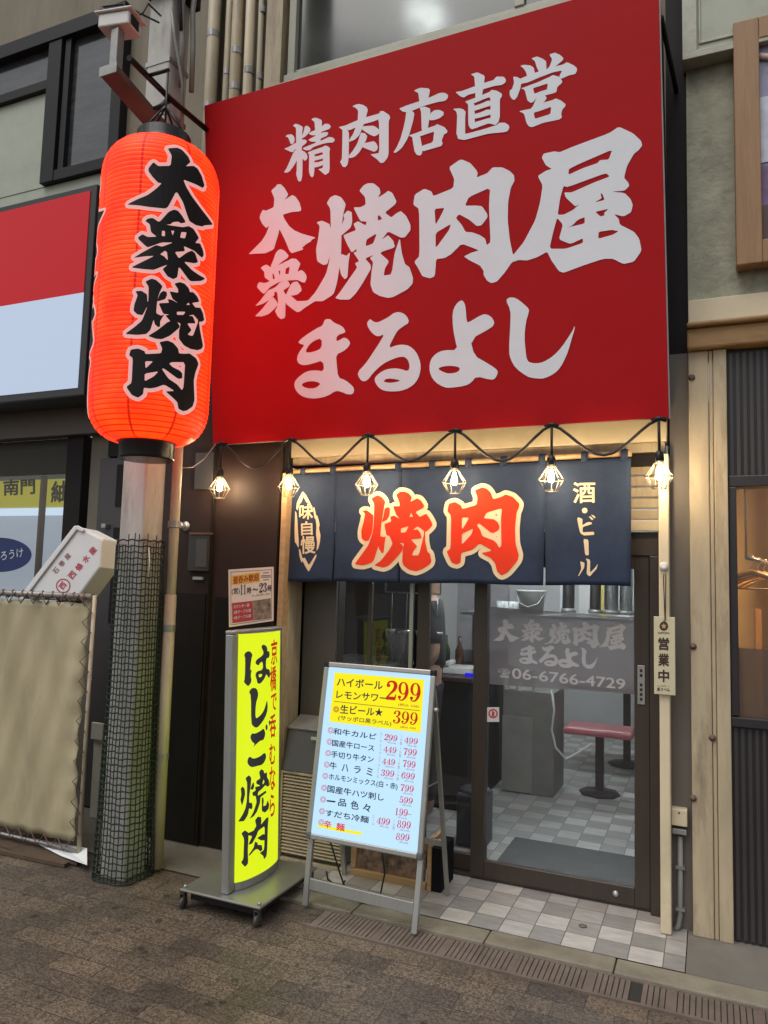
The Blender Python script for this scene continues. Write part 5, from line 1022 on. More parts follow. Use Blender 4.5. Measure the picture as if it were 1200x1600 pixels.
# ------------------------------------------------------------------ hanging plate, switch box
T = thing('open_plate', 'hanging cream plate reading open for business on a black cord by the door', 'sign')
HY = 3.872; ho = lambda off: (lambda x, y: at(x, y, HY-off))
pl = MB(); pbox(pl, HY, 0.006, (1021.5, 963), (1055.5, 1087)); pl.build('plate', pm('plate_cream', (0.60, 0.55, 0.37), 0.35, var=.04), T, 0.002)
tx = MB()
for ch, y0, y1 in (('営', 1015.5, 995.5), ('業', 1040.5, 1020.5), ('中', 1065.5, 1046)): text_on(tx, ch, (1028.5, y0), (1045.5, y0+.8), (1028.5, y1), ho(.0012), bold=.03)
text_on(tx, 'サッポロ生ビール', (1026.5, 1072.6), (1046.5, 1073.5), (1026.5, 1070), ho(.0012)); text_on(tx, '黒ラベル', (1026.5, 1079.5), (1046.5, 1080.6), (1026.5, 1074.2), ho(.0012), bold=.02)
text_on(tx, 'SAPPORO', (1028, 990.5), (1046, 991), (1028, 987), ho(.0012), bold=.01)
ngon_px(tx, [(1037.2+6.8*math.cos(t*math.pi/12), 978.3+7.2*math.sin(t*math.pi/12)) for t in range(24)], ho(.0012)); tx.build('lettering', pm('plate_ink', (.05, .025, .02), .4), T)
sx = MB(); ngon_px(sx, [(1037.2+(4.8 if k % 2 == 0 else 2.0)*math.sin(k*math.pi/5), 978.3-(5.0 if k % 2 == 0 else 2.1)*math.cos(k*math.pi/5)) for k in range(10)], ho(.002)); sx.build('star', pm('plate_gold', (.55, .36, .12), .4), T)
q = at(1037.5, 885, 3.884)
MB().lathe(q+V((0, .004, 0)), [(0.0, .016), (.012, .016), (.020, .012), (.022, .006), (.018, 0), (0, 0)], 20, V((0, -1, 0))).build('hook', M_white, T)
k0, k1 = at(1038, 897, 3.876), at(1039, 967, 3.868)
MB().tube([k1, k0+V((-.004, 0, -.02)), k0+V((-.002, 0, 0)), k0+V((.006, 0, 0)), k0+V((.007, 0, -.02)), k1+V((.002, -.002, 0)), k1+V((-.006, -.004, -.012))], 0.0025, 6).build('cord', M_cable, T)
T = thing('switch_box', 'cream switch box with grey conduit low beside the beige pillar', 'switch box')
mb = MB(); pbox(mb, 3.945, 0.054, (1049, 1263), (1074, 1293)); mb.build('box', M_cream, T, 0.004)
mb = MB(); pbox(mb, 3.95, 0.049, (1050, 1294), (1073, 1306)); mb.build('socket', M_steel, T, 0.003)
h_ = MB(); q = at(1061, 1270, 3.944); h_.lathe(q, [(0, .002), (.004, .002), (.004, 0)], 10, V((0, -1, 0))); h_.build('keyhole', M_black, T)
q0, q1, q2 = at(1063, 1306, 3.975), at(1063, 1430, 3.975), at(1055, 1462, 3.96)
MB().tube([q0, q1, q1.lerp(q2, .5)+V((.004, 0, 0)), V((q2.x, q2.y, .02))], 0.012, 10).build('conduit', pm('grey_conduit', (.2, .2, .2), .5), T)
for y_ in (1355, 1420):
    q = at(1063, y_, 3.975); MB().box(q.x-.02, q.x+.02, 3.96, 3.998, q.z-.006, q.z+.006).build('clip', M_steel, T)

# ------------------------------------------------------------------ neighbour on the right
N_ = thing('neighbour_building', 'weathered building right of the restaurant with a beige pillar and dark ribbed panels', 'building')
MB().box(-0.086, 0.006, 3.945, 4.2, 0.015, 2.82).build('pillar', M_beige, N_, 0.006)
MB().box(0.008, 0.026, 3.952, 4.2, 0.015, 2.82).box(0.028, 0.088, 3.943, 4.2, 0.015, 2.82).build('pillar_trim', M_beige, N_, 0.004)
MB().box(-0.09, 3.2, 3.90, 4.2, 2.822, 2.925).box(-.09, 3.2, 3.87, 4.2, 2.926, 2.95).build('beam', M_rust, N_, 0.01)
MB().box(-0.085, 3.2, 3.985, 4.2, 2.951, 3.10).build('beam', M_cream, N_, 0.004)
MB().box(-0.085, 3.2, 4.0, 4.25, 3.101, 4.36).build('wall', M_concrete, N_)
rw = MB().box(-0.075, 3.2, 3.93, 4.22, 4.39, 7.0); rw.build('upper_panel', pm('pale_green_panel', (0.36, 0.38, 0.30), 0.5, var=.08, scale=2, dirt=(.15, .15, .11), dirt_amt=.6), N_)
MB().box(-0.10, 3.2, 3.905, 4.22, 4.35, 4.389).box(-.10, -.03, 3.91, 3.929, 4.39, 7.0).box(-.022, -.012, 3.922, 3.929, 4.43, 7.0).box(-.012, 3.2, 3.922, 3.929, 4.43, 4.445).build('panel_frame', pm('pale_frame', (0.42, 0.42, 0.34), 0.5, var=.1, dirt=(.16, .12, .07), dirt_amt=.6), N_, 0.004)
cg = MB(); x = 0.10
while x < 3.1: cg.box(x, x+.016, 3.968, 3.984, 2.19, 2.80); cg.box(x, x+.016, 3.968, 3.984, .03, .99); x += .030
cg.box(.09, 3.2, 3.9845, 4.1, 2.17, 2.82).box(.09, 3.2, 3.9845, 4.1, .015, 1.0)
cg.build('ribbed_panel', pm('dark_ribbed_steel', (0.040, 0.036, 0.036), 0.42, var=.15, scale=2), N_)
sw = MB().box(.09, 3.2, 3.955, 4.08, 2.135, 2.189).box(.09, .125, 3.955, 4.08, 1.045, 2.134).box(.09, 3.2, 3.95, 4.09, .995, 1.04).build('shop_window', pm('black_frame', (.02, .018, .02), .35), N_, 0.004)
MB().quad((.125, 4.0, 1.04), (3.2, 4.0, 1.04), (3.2, 4.0, 2.135), (.125, 4.0, 2.135)).build('pane', M_glass, sw)
MB().quad((.125, 4.006, 1.04), (3.2, 4.006, 1.04), (3.2, 4.006, 1.36), (.125, 4.006, 1.36)).build('film', glass('brown_film', (.75, .6, .5), frost=.75, frost_col=(.30, .19, .12), rough=.3), sw)
M_warmwall = pm('warm_plaster', (.50, .40, .27), .7, var=.08)
MB().box(.035, .085, 4.21, 6.5, 0, 2.6).box(.086, 3.2, 6.45, 6.5, 0, 2.6).box(.086, 3.2, 4.1, 6.44, 2.5, 2.58).build('room_wall', M_warmwall, N_)
MB().box(.086, 3.2, 4.1, 6.44, 0.0, .012).build('room_floor', pm('dark_floor', (.1, .07, .05), .5), N_)
ps = MB().box(.45, .56, 5.9, 6.0, 0, 2.5).box(.30, .34, 6.0, 6.1, .0, 1.5).box(.62, .66, 5.6, 5.7, 0, 1.45); ps.build('wood_post', M_framewood, N_)
T = thing('ceiling_light', 'warm ceiling lamp inside the shop on the right', 'lamp')
MB().lathe((.75, 5.0, 2.44), [(0, 0), (.16, 0), (.18, .02), (.18, .05), (0, .055)], 24).build('lamp', M_warm_lamp, T)
T = thing('hanger_rail', 'steel rail for coat hangers behind the right shop window', 'rail')
MB().tube([(.17, 4.15, 1.80), (.42, 5.6, 1.80)], .010, 8).build('rail', M_inox, T)
MB().tube([(.17, 4.15, 1.80), (.17, 4.15, 2.50)], .006, 6).tube([(.42, 5.6, 1.80), (.42, 5.6, 2.5)], .006, 6).build('bracket', M_inox, T)
def hanger(x, y, rz, label):
    t = thing('coat_hanger', label, 'hanger', 'coat hangers in the right shop window')
    hk = MB().tube([(0, 0, -.055), (0, 0, -.02), (.018, 0, 0), (.014, 0, .024), (-.006, 0, .026), (-.016, 0, .012)], .003, 6); hk.build('hook', M_inox, t)
    sh = MB().tube([(-.20, 0, -.145), (-.12, 0, -.095), (0, 0, -.055), (.12, 0, -.095), (.20, 0, -.145)], [.009, .012, .014, .012, .009], 8); sh.build('shoulder', M_wood, t)
    MB().tube([(-.19, 0, -.143), (.19, 0, -.143)], .005, 6).build('bar', M_wood, t)
    t.location = (x, y, 1.787); t.rotation_euler = (0, 0, rz); return t
for k, lab in enumerate(('wooden coat hanger nearest the glass on the rail in the right shop', 'second wooden coat hanger from the glass in the right shop', 'middle wooden coat hanger on the rail in the right shop', 'fourth wooden coat hanger from the glass in the right shop', 'farthest wooden coat hanger on the rail in the right shop')):
    hanger(.20+.045*k, 4.32+.25*k, .25+.2*math.sin(k*2.3), lab)
# wooden framed poster on its upper wall
T = thing('framed_poster', 'wooden framed poster with a purple and pale blue picture on the right upper wall', 'poster')
fy = 3.90; x0 = .138; zt_, zb_ = at(1142, 36, fy).z, at(1155, 414, fy).z
MB().box(x0, x0+.115, fy, fy+.09, zb_, zt_).box(x0+1.1, x0+1.215, fy, fy+.09, zb_, zt_).box(x0+.1152, x0+1.0998, fy+.001, fy+.09, zb_, zb_+.115).box(x0+.1152, x0+1.0998, fy+.001, fy+.09, zt_-.115, zt_).build('frame', M_framewood, T, .005)
MB().box(x0+.11, x0+1.105, fy+.04, fy+.06, zb_+.11, zt_-.11).build('picture', pm('picture_print', (.20, .20, .30), .4, var=.8, scale=3.5), T)
pp = MB().box(x0+.116, x0+1.09, fy+.035, fy+.039, zb_+.52, zb_+.86); pp.build('pale_field', pm('picture_pale', (.50, .53, .62), .4, var=.25, scale=9), T)
pp = MB().box(x0+.116, x0+1.09, fy+.035, fy+.039, zb_+.116, zb_+.30); pp.build('brown_field', pm('picture_brown', (.07, .035, .03), .4, var=.3), T)
pp = MB().box(x0+.116, x0+1.09, fy+.035, fy+.039, zb_+.30, zb_+.50); pp.build('purple_field', pm('picture_purple', (.14, .07, .18), .4, var=.6, scale=14), T)
pp = MB().tube([(x0+.116, fy+.036, zt_-.19), (x0+.2, fy+.036, zt_-.22), (x0+.5, fy+.036, zt_-.20), (x0+1.0, fy+.036, zt_-.24)], .018, 6); pp.build('band', pm('picture_pinkish', (.5, .36, .34), .4), T)

for px, py in ((1083, 1010), (1083, 1247), (1081, 590), (1113, 1153)):
    q = at(px, py, 3.945 if px < 1100 else 3.95); MB().lathe(q+V((0, .002, 0)), [(0, .016), (.006, .016), (.008, .010), (.016, .008), (.017, 0)], 10, V((0, -1, 0))).build('bolt', M_bracket, N_)
# ------------------------------------------------------------------ neighbour on the left
L_ = thing('neighbour_building', 'left neighbouring eatery with a dark shopfront and black framed upper window', 'building')
MB().box(-9, -3.26, 4.12, 4.4, 4.2, 9.0).build('upper_wall', M_wall_brown, L_)
gp = at(72, 320, 4.1)
MB().box(-9, -4.05, 4.09, 4.119, 4.50, 4.668).box(-9, -4.80, 4.085, 4.119, 4.669, 5.47).build('green_panel', pm('grey_green_panel', (0.37, 0.40, 0.32), .5, var=.06, dirt=(.2, .2, .15), dirt_amt=.3), L_)
M_wf = pm('window_black', (.016, .015, .016), .4, var=.1, spec=.2)
uw = MB().box(-9, -4.03, 4.03, 4.118, 5.86, 5.98).box(-4.13, -4.03, 4.04, 4.118, 4.672, 5.858).box(-4.82, -4.68, 4.04, 4.118, 4.672, 5.858).box(-4.679, -4.131, 4.045, 4.118, 4.672, 4.76).box(-9, -4.821, 4.045, 4.118, 5.472, 5.55).box(-4.66, -4.60, 4.06, 4.118, 4.762, 5.857).build('upper_window', M_wf, L_, .004)
MB().quad((-4.68, 4.10, 4.7), (-4.1, 4.10, 4.7), (-4.1, 4.10, 5.87), (-4.68, 4.10, 5.87)).quad((-9, 4.10, 5.5), (-4.7, 4.10, 5.5), (-4.7, 4.10, 5.87), (-9, 4.10, 5.87)).build('pane', pm('window_dark_glass2', (.045, .048, .05), .12, var=.45, scale=3, spec=.9, stretch=(1, 1, 6)), uw)
MB().box(-9, -3.80, 4.0, 4.119, 2.63, 2.98).build('lintel', pm('grey_lintel', (.11, .10, .085), .6, var=.12), L_)
MB().box(-9, -4.22, 4.12, 4.2, 2.37, 2.63).build('dark_head', pm('olive_dark', (.028, .027, .016), .6), L_)
MB().box(-4.36, -4.20, 4.06, 4.19, .01, 2.63).build('frame_post', M_dark, L_, .004)
MB().box(-4.16, -3.98, 4.10, 4.2, .01, 2.63).build('wall', pm('olive_grey_wall', (.15, .14, .11), .7, var=.1), L_)
gd = MB().box(-4.03, -3.37, 4.06, 4.098, .02, 2.45).build('grey_door', pm('slate_door', (.050, .047, .05), .45, var=.1), L_, .003)
q = at(166, 822, 4.05); MB().box(q.x-.02, q.x+.02, 4.02, 4.059, q.z-.015, q.z+.015).build('handle', M_silver, gd, .003)
MB().box(-3.86, -3.40, 4.052, 4.0595, 1.28, 1.95).build('recess', M_dark, gd); MB().box(-3.86, -3.40, 4.052, 4.0595, 2.1, 2.40).build('recess', M_dark, gd)
MB().box(-3.979, -3.30, 4.10, 4.3, .01, 4.2).build('wall', M_dark, L_)
MB().box(-3.95, -3.3, 4.05, 4.09, 2.46, 4.1).build('side_wall', M_dark, L_)
MB().box(-9, -4.37, 4.10, 4.19, .01, 1.3).build('low_wall', M_dark, L_)
# window with glowing panels added behind the glass to stand in for a reflection
MB().quad((-9, 4.15, 1.3), (-4.36, 4.15, 1.3), (-4.36, 4.15, 2.37), (-9, 4.15, 2.37)).build('pane', M_glass, L_)
MB().box(-9, -4.2, 5.6, 5.65, 0, 2.7).build('room_wall', M_inwall, L_)
dsp = thing('window_reflection', 'added glowing panels standing in for a reflection, with blue oval badge, in left shop window', 'reflection_panel')
zb0 = at(60, 792, 4.34).z
MB().box(-7.5, -4.42, 4.36, 4.42, 1.05, zb0-.002).build('case', em('reflect_pale', (.46, .52, .60), .62), dsp)
MB().box(-7.5, -4.42, 4.34, 4.42, zb0, 2.36).build('yellow_glow', em('reflect_yellow', (.55, .50, .06), .55), dsp)
MB().box(-7.5, -4.40, 4.325, 4.338, zb0-.07, zb0-.01).build('glow_strip', em('reflect_strip', (.7, .85, 1.0), .85), dsp)
ov = MB(); q = at(0, 867, 4.145); ov.add([(q.x+.36*math.cos(t*math.pi/20)-.02, 4.145, q.z+.135*math.sin(t*math.pi/20)) for t in range(40)], [tuple(range(40))]); ov.build('oval_badge', pm('badge_blue', (.012, .03, .13), .4), dsp)
tx = MB(); text_on(tx, 'ろうけ', (1, 876), (36, 870), (1, 862), lambda x, y: at(x, y, 4.142), bold=.01); tx.build('badge_lettering', pm('badge_white', (.55, .6, .7), .5), dsp)
tx = MB(); text_on(tx, '紬', (79, 786), (106, 784), (80, 752), lambda x, y: at(x, y, 4.335), bold=.03); text_on(tx, '南門', (5, 775), (55, 772), (5, 750), lambda x, y: at(x, y, 4.335), bold=.03); tx.build('reflected_lettering', pm('reflected_ink', (.10, .085, .02), .5), dsp)
MB().box(-4.72, -4.69, 4.16, 4.2, 1.3, 2.36).build('mullion', pm('tan_mullion', (.25, .17, .11), .5), dsp)
# its illuminated red and white sign
T = thing('illuminated_sign', 'black framed lit sign, red above white, on the left neighbour', 'sign')
SY = 3.70; xr = -3.855; zt_ = at(150, 287, SY).z; zb_ = at(135, 617, SY).z; zm = at(138, 456, SY).z
MB().box(-9, xr, SY, SY+.28, zb_, zt_).build('frame', pm('sign_black', (.018, .018, .018), .35), T, .008)
MB().box(-9, xr-.055, SY-.006, SY-.001, zm, zt_-.045).build('red_field', em('lit_red', (.44, .008, .013), .85), T)
MB().box(-9, xr-.055, SY-.006, SY-.001, zb_+.055, zm-.001).build('white_field', em('lit_white', (.46, .55, .70), .9), T)

# ------------------------------------------------------------------ tarp screen and the foam box behind it
T = thing('tarp_screen', 'khaki tarpaulin laced to a pipe frame at the left edge', 'screen')
TY = 3.34
tr, tl_, br_, bl_ = at(138, 941, TY), at(0, 948, TY), at(133, 1340, TY), at(0, 1298, TY)
x1, x0 = tr.x, -4.9; zt_ = 1.455; zb_ = 0.10
vs = []; fs = []; n, m_ = 56, 36
def tarp(fx, fz):
    x = x0+(x1-x0)*fx; z = zb_+(zt_-zb_)*fz
    tens = 0.006*math.sin(fx*70)*math.exp(-(1-fz)*9)+0.010*math.sin(fz*52)*math.exp(-(1-fx)*30)
    fold = 0.013*math.sin((fx*1.9+fz*.55)*14)*(.2+.8*fz)+0.006*math.sin((fx*3.1-fz*.8)*17+1)
    return (x, TY+fold+tens, z+.004*math.sin(fx*70)*(1-fz)**6-.005*abs(math.sin(fx*35))*fz**8)
for j in range(m_+1):
    for k in range(n+1): vs.append(tarp(k/n, j/m_))
for j in range(m_):
    for k in range(n): q = j*(n+1)+k; fs.append((q, q+1, q+n+2, q+n+1))
o = MB().add(vs, fs, True).build('tarp', M_tarp, T); md = o.modifiers.new('thickness', 'SOLIDIFY'); md.thickness = .003
MB().tube([(x0, TY, zt_+.035), (x1+.03, TY, zt_+.035)], .019, 10).build('top_pipe', M_steel, T); MB().tube([(x0, TY, zb_-.045), (x1+.03, TY, zb_-.045)], .010, 8).build('bottom_pipe', M_steel, T)
MB().tube([(x1+.045, TY, .005), (x1+.04, TY+.005, .8), (x1+.047, TY, 1.5)], [.013, .012, .012], 10).build('bamboo_post', M_pipe, T)
lc = MB(); pts = []
for k in range(31): f = 1-k/30; pts.append((x1-(x1-x0)*(1-f)*1.0, TY-.022, zt_+(.045 if k % 2 else -.02)))
lc.tube(pts, .0038, 5); pts = []
for k in range(25): f = k/24; pts.append((x1+(.055 if k % 2 else -.018), TY-.020, zb_+(zt_-zb_)*f))
lc.tube(pts, .0028, 5); pts = []
for k in range(31): pts.append((x1-(x1-x0)*k/30, TY-.02, zb_+(-.05 if k % 2 else .015)))
lc.tube(pts, .0035, 5)
wr = MB().tube([(x0+(x1-x0)*k/90, TY+.024*math.cos(k*1.3), zt_+.035+.024*math.sin(k*1.3)) for k in range(91)], .005, 5)
lc.build('lacing', M_bracket, T); wr.build('rope', M_bracket, T)
T = thing('foam_box', 'white foam fish box with red printing tilted behind the tarp screen', 'foam box')
FB = Plane(at(37, 925, 3.47), at(125, 930, 3.47), at(120, 823, 3.50))
fo = lambda off: (lambda x, y: FB.px(x, y)+FB.n*off)
q5 = [fo(0)(*q) for q in ((30, 935), (119, 824), (125, 824), (158, 841), (156, 886), (118, 938))]
MB().prism(q5, FB.n*-.16).build('box', M_foam, T, .012)
q6 = [fo(.014)(*q) for q in ((28, 938), (118, 822), (124, 821.5), (135, 827.5), (131, 832), (122, 828), (38, 938))]
MB().prism(q6, FB.n*-.012).build('rim', M_foam, T, .005)
tx = MB(); dx, dy = .636, -.772
def along(s_, ch, x, y, w, h): text_on(s_, ch, (x, y), (x+w*dx, y+w*dy), (x-h*.76, y-h*.62), fo(.0012), bold=.03)
for k, ch in enumerate('西條水産'): along(tx, ch, 113.5+k*10.6, 906.5-k*12.6, 12, 11)
ring_px(tx, (99, 915.5), 11.5, 9.6, fo(.0012)); along(tx, '西', 98.5, 922.5, 11, 10); tx.build('lettering', M_print_red, T)
tx = MB()
for k, ch in enumerate('石巻産'): along(tx, ch, 88+k*9, 898-k*11, 9.5, 9)
tx.build('small_lettering', pm('print_mauve', (.30, .13, .16), .6), T)
def slab_on_ground(name, pts, h, mat, label, cat, tilt=0):
    P = [gr(x, y, .010) for x, y in pts]; mb = MB(); mb.prism([p+V((0, 0, tilt*i)) for i, p in enumerate(P)], V((0, 0, h))); o = mb.build(name, mat); tag(o, label, cat); return o
M_card = pm('wet_cardboard', (.085, .055, .035), .7, var=.3, scale=8)
slab_on_ground('cardboard', [(-20, 1318), (70, 1302), (128, 1338), (120, 1352), (40, 1338)], .012, M_card, 'flattened dark brown cardboard lying under the tarp screen', 'cardboard')
P = [gr(40, 1309, .03), gr(92, 1318, .03), gr(136, 1326, .07), gr(136, 1352, .04), gr(96, 1338, .03)]
MB().prism(P, V((0, 0, .003))).build('paper_sheet', M_foam); o = bpy.data.objects['paper_sheet']; tag(o, 'crumpled white sheet poking out under the tarp screen', 'paper')
o = MB().obox(gr(-10, 1333, .004), gr(100, 1356, .004)-gr(-10, 1333, .004), V((.0, .035, .0)), V((0, 0, .02))).build('timber_strip', M_card); tag(o, 'thin dark timber strip on the ground below the tarp', 'timber')
p = at(151, 1144, 3.9); o = MB().box(p.x-.05, p.x+.05, 3.9, 3.92, p.z-.05, p.z+.06).box(p.x-.04, p.x+.04, 3.921, 4.05, .01, p.z-.051).build('white_notice', M_white, None, .003); tag(o, 'small white notice on a low dark stand between the tarp and the pole', 'notice')

# ------------------------------------------------------------------ inside the restaurant
def tube_light(x, y, label):
    t = thing('ceiling_light', label, 'lamp', 'tube lights inside the restaurant')
    MB().box(x-.55, x+.55, y-.06, y+.06, 2.50, 2.549).build('housing', M_white, t, .004); MB().tube([(x-.53, y, 2.482), (x+.53, y, 2.482)], .015, 8).build('tube', M_tube, t)
tube_light(-1.0, 4.75, 'white ceiling tube light nearest the doors inside the restaurant'); tube_light(-1.2, 7.3, 'white ceiling tube light at the back of the restaurant')
o = MB().box(-1.15, -.16, 4.26, 4.85, .019, .030).build('door_mat', M_charcoal, None, .004); tag(o, 'flat charcoal door mat just inside the right sliding door', 'mat')
T = thing('counter', 'dark counter with a blue indicator light seen between the two glass doors', 'counter')
MB().box(-2.4, -1.58, 5.2, 6.2, .02, .92).build('body', M_indark, T, .005); MB().box(-2.43, -1.55, 5.17, 6.23, .921, .95).build('top', pm('counter_top', (.06, .03, .03), .4), T, .004)
q = at(734, 1056, 5.165); MB().box(q.x-.045, q.x+.045, 5.194, 5.215, q.z-.012, q.z+.012).build('indicator', em('blue_led', (.01, .008, .9), .8), T)
T = thing('cash_register', 'pale telephone handset base lying on the dark counter', 'telephone')
q = at(722, 1042, 5.5); MB().obox(V((q.x-.11, 5.35, .951)), V((.22, 0, 0)), V((0, .2, 0)), V((0, .02, .05))).build('base', M_white, T, .01); MB().obox(V((q.x-.11, 5.36, 1.0)), V((.05, 0, 0)), V((0, .18, .01)), V((0, 0, .03))).build('handset', M_white, T, .008)
o = MB().box(-2.0, -1.55, 6.2, 6.25, .951, 1.75).build('wall_sheet', pm('grey_sheet', (.33, .31, .33), .6)); tag(o, 'pale grey notice sheet on the wall behind the counter', 'notice')
T = thing('shelf', 'steel shelf at head height behind the right glass door', 'shelf')
MB().box(-1.75, -.3, 5.5, 5.85, 1.385, 1.41).build('board', M_inox, T, .003); MB().box(-1.75, -1.72, 5.82, 5.85, .02, 1.384).box(-.33, -.3, 5.82, 5.85, .02, 1.384).build('upright', M_inox, T, .003)
for k in range(6):
    q = at(782+k*4.2, 952, 5.56); g_ = MB().lathe((q.x, 5.56+.03*(k % 2), 1.411), [(0, .004), (.022, .004), (.028, .085), (.030, .085), (.025, 0), (0, 0)], 14).build('glass_tumbler', M_foam)
    tag(g_, 'pale tumbler in the row on the steel shelf left of the white bucket', 'tumbler', 'tumblers on the shelf')
for k in range(7):
    x_ = -1.55+.21*k; o = MB().box(x_, x_+.12, 8.57, 8.595, 1.25+.02*(k % 3), 1.95).build('menu_strip', (M_foam, M_white, pm('strip_yellow', (.6, .5, .15), .7))[k % 3])
    tag(o, 'hanging paper menu strip on the back wall of the restaurant', 'menu strip', 'menu strips on the back wall')
for k in range(5):
    o = MB().lathe((-2.3+.13*k, 5.6+.05*(k % 2), .951), [(0, 0), (.035, 0), (.035, .15), (.014, .20), (.014, .26), (0, .262)], 16).build('bottle', pm(('bottle_brown', 'bottle_green')[k % 2], ((.06, .025, .01), (.015, .05, .02))[k % 2], .2))
    tag(o, 'dark liquor bottle standing on the counter inside the restaurant', 'bottle', 'bottles on the counter')
T = thing('bucket', 'white plastic bucket on the steel shelf behind the right door', 'bucket')
q = at(828, 952, 5.6); MB().lathe((q.x, 5.65, 1.411), [(0, 0), (.085, 0), (.105, .16), (.112, .165), (.112, .175), (.1, .175), (.08, .01), (0, .01)], 28).build('body', M_foam, T)
MB().tube([(q.x-.11, 5.62, 1.57), (q.x-.07, 5.55, 1.49), (q.x, 5.53, 1.46), (q.x+.07, 5.55, 1.49), (q.x+.11, 5.62, 1.57)], .004, 6).build('handle', M_white, T)
for k, (px, r) in enumerate(((888, .045), (930, .04), (955, .05), (978, .045))):
    q = at(px, 940, 5.7); t = thing('extractor_pipe', ('leftmost dark', 'second brownish', 'third bright', 'rightmost bright')[k]+' extractor pipe hanging behind the right glass door', 'pipe', 'table extractor pipes')
    MB().tube([(q.x, 5.70, 1.46), (q.x+.01, 5.72, 2.54)], r, 16).build('pipe', M_inox if k > 1 else pm('smoked_pipe', (.14, .13, .13), .4, metal=.5), t); MB().lathe((q.x, 5.70, 1.43), [(r*.7, 0), (r*1.25, 0), (r*1.25, .025), (r, .03)], 16).build('collar', M_steel, t)
T = thing('cabinet', 'low grey beige cabinet with leaning panel behind the right glass door', 'cabinet')
MB().box(-1.50, -1.10, 5.87, 6.3, .019, .80).build('body', pm('taupe_cabinet', (.16, .15, .135), .5), T, .006); MB().box(-1.50, -1.26, 5.85, 5.868, .03, .60).build('door', pm('taupe_door', (.21, .20, .18), .5), T, .004)
MB().box(-1.46, -1.40, 5.88, 5.95, .801, .99).box(-1.36, -1.27, 5.88, 5.98, .801, .96).build('carton', M_white, T, .004)
T = thing('table', 'dark pedestal table beyond the red vinyl seats', 'table')
MB().lathe((-.70, 7.25, .019), [(0, .03), (.03, .03), (.16, .015), (.17, 0), (0, 0)], 8).build('base', M_dark, T); MB().box(-.73, -.67, 7.22, 7.28, .045, .70).build('column', M_dark, T); MB().box(-1.25, -.15, 6.95, 7.55, .701, .735).build('top', pm('table_top', (.07, .055, .05), .4), T, .006)
def stool(x, y, label):
    t = thing('bench_seat', label, 'bench', 'red vinyl seats inside'); MB().box(x-.26, x+.26, y-.16, y+.16, .475, .53).build('cushion', M_pink, t, .02)
    MB().lathe((x, y, .019), [(0, .03), (.03, .03), (.15, .015), (.16, 0), (0, 0)], 8).build('base', M_dark, t); MB().box(x-.03, x+.03, y-.03, y+.03, .045, .474).build('column', M_dark, t)
stool(-.80, 6.17, 'nearer red vinyl pedestal seat in the middle of the right glass door'); stool(-.30, 6.75, 'farther red vinyl seat partly behind the right door stile')
o = MB().tube([at(862, 1078, 5.4), at(866, 1110, 5.4), at(862, 1140, 5.4), at(868, 1168, 5.4), at(884, 1186, 5.4), at(905, 1175, 5.5), at(925, 1162, 5.6)], .008, 6).build('hose', M_white); tag(o, 'thin white hose looping down behind the right glass door', 'hose')
o = MB().box(-1.45, -1.27, 4.55, 4.75, .019, .33).lathe((-1.36, 4.65, .33), [(.09, 0), (.1, .01), (.09, .02), (0, .025)], 20).build('waste_bin', pm('navy_bin', (.03, .032, .05), .4), None, .01); tag(o, 'dark waste bin on the floor behind the left sliding door', 'bin')
T = thing('ladle_rack', 'rack of hanging steel ladles and bowls in the left window', 'rack')
MB().tube([(-2.05, 4.75, 1.55), (-1.65, 4.75, 1.55)], .006, 6).tube([(-2.05, 4.75, 1.55), (-2.05, 4.75, 2.54)], .006, 6).tube([(-1.65, 4.75, 1.55), (-1.65, 4.75, 2.54)], .006, 6).build('rail', M_inox, T)
for k in range(4):
    x = -2.0+.11*k; MB().tube([(x, 4.75, 1.55), (x, 4.745, 1.30)], .004, 6).lathe((x, 4.745, 1.25), [(0, 0), (.03, .012), (.042, .04), (.042, .05), (.0, .05)], 16).build('ladle', M_inox, T)
T = thing('stock_pot', 'steel pot on a dark worktop behind the left window', 'pot')
q = at(625, 1005, 4.9); MB().lathe((q.x, 4.95, 1.07), [(0, 0), (.09, 0), (.12, .2), (.13, .21), (.12, .215), (0, .2)], 28).build('body', M_inox, T)
T = thing('worktop', 'dark kitchen worktop behind the left window', 'worktop')
MB().box(-2.5, -1.95, 4.6, 5.15, .02, 1.04).build('body', M_indark, T, .005); MB().box(-2.52, -1.93, 4.58, 5.17, 1.041, 1.068).build('top', M_inox, T, .004)

# ------------------------------------------------------------------ the cook, standing behind the left door
def skin(name, joints, edges, mat, parent, root=0, lvl=1):
    me = bpy.data.meshes.new(name); me.from_pydata([j[:3] for j in joints], edges, []); me.materials.append(mat)
    o = put(bpy.data.objects.new(name, me), parent); sk = o.modifiers.new('skin', 'SKIN'); sk.use_smooth_shade = True
    for i, j in enumerate(joints):
        d = me.skin_vertices[0].data[i]; d.radius = (j[3], j[4] if len(j) > 4 else j[3]); d.use_root = (i == root)
    ss = o.modifiers.new('smooth', 'SUBSURF'); ss.levels = lvl; ss.render_levels = lvl; return o
T = thing('person', 'cook in a black short sleeved shirt standing behind the left glass door', 'person')
M_skin = pm('skin_tone', (.40, .24, .17), .55, var=.08); M_shirt = pm('black_shirt', (.014, .013, .015), .85, var=.2)
J = [(0, 0, .95, .14, .10), (0, .0, 1.12, .125, .09), (0, .0, 1.30, .15, .10), (0, 0, 1.43, .10, .075), (0, .005, 1.50, .052), (0, -.005, 1.58, .068, .078), (0, -.012, 1.66, .074, .088), (0, -.008, 1.73, .055, .06)]
E_ = [(0, 1), (1, 2), (2, 3), (3, 4), (4, 5), (5, 6), (6, 7)]
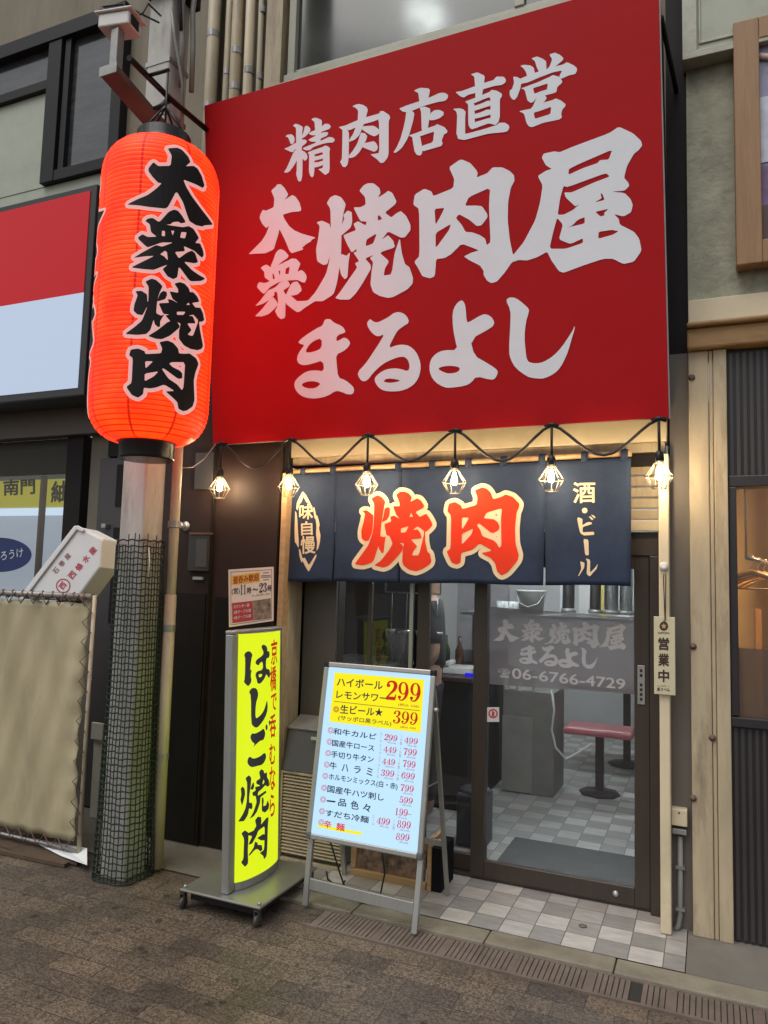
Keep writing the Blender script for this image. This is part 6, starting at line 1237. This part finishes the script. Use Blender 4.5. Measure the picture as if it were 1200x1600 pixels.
for s in (-1, 1):
    k = len(J); J += [(s*.17, 0, 1.41, .062), (s*.225, .02, 1.26, .048), (s*.25, .03, 1.12, .042), (s*.235, -.09, 1.0, .034), (s*.225, -.18, .955, .026), (s*.222, -.23, .94, .030, .018)]
    E_ += [(3, k)]+[(k+i, k+i+1) for i in range(5)]
    h0 = k+5
    for f in range(4):
        b0 = len(J); ox = (f-1.5)*.018; ln_ = (.030, .034, .032, .026)[f]
        J += [(s*.222+ox, -.262, .935, .0095), (s*.222+ox*1.1, -.262-ln_*.8, .920, .0088), (s*.222+ox*1.1, -.262-ln_*1.2, .900, .0080)]; E_ += [(h0, b0), (b0, b0+1), (b0+1, b0+2)]
    b0 = len(J); J += [(s*.222-s*.034, -.225, .930, .0105), (s*.222-s*.045, -.245, .912, .0092)]; E_ += [(h0, b0), (b0, b0+1)]
    k = len(J); J += [(s*.09, 0, .86, .088), (s*.10, -.005, .50, .055), (s*.10, .02, .10, .038), (s*.105, -.06, .05, .036, .03), (s*.11, -.15, .045, .034, .022)]; E_ += [(0, k), (k, k+1), (k+1, k+2), (k+2, k+3), (k+3, k+4)]
skin('body', J, E_, M_skin, T)
SJ = [(0, 0, .96, .165, .13), (0, 0, 1.12, .155, .125), (0, 0, 1.30, .175, .135), (0, 0, 1.42, .14, .115), (0, .003, 1.475, .085, .085), (0, .004, 1.51, .066)]
SE = [(0, 1), (1, 2), (2, 3), (3, 4), (4, 5)]
for s in (-1, 1): k = len(SJ); SJ += [(s*.17, 0, 1.41, .088), (s*.222, .018, 1.26, .076), (s*.240, .026, 1.18, .070)]; SE += [(3, k), (k, k+1), (k+1, k+2)]
skin('shirt', SJ, SE, M_shirt, T)
TJ = [(0, 0, .98, .152, .115), (0, 0, .90, .155, .115)]; TE = [(0, 1)]
for s in (-1, 1): k = len(TJ); TJ += [(s*.09, 0, .83, .098), (s*.10, -.003, .50, .072), (s*.10, .02, .13, .058)]; TE += [(1, k), (k, k+1), (k+1, k+2)]
skin('trousers', TJ, TE, pm('black_trousers', (.018, .018, .02), .85), T)
HJ = [(0, .03, 1.64, .075), (0, .015, 1.72, .078, .082), (0, -.02, 1.765, .055, .06)]; skin('hair', HJ, [(0, 1), (1, 2)], pm('black_hair', (.01, .009, .008), .5), T)
fc = MB()
for s in (-1, 1): fc.lathe((s*.030, -.092, 1.665), [(0, .006), (.008, .005), (.011, 0)], 10, V((0, -1, 0)))
fc.build('eyes', M_ink, T); MB().add([(-.011, -.093, 1.622), (.011, -.093, 1.622), (0, -.118, 1.628), (0, -.095, 1.668)], [(0, 2, 3), (2, 1, 3), (0, 1, 2)]).build('nose', M_skin, T); MB().box(-.022, .022, -.088, -.082, 1.592, 1.599).build('mouth', M_print_red, T)
for s in (-1, 1): MB().lathe((s*.076, .0, 1.65), [(0, .012), (.018, .010), (.022, 0), (0, 0)], 10, V((s, -.3, 0))).build('ear', M_skin, T)
T.location = (-1.79, 4.95, .02); T.rotation_euler = (0, 0, math.radians(-70))
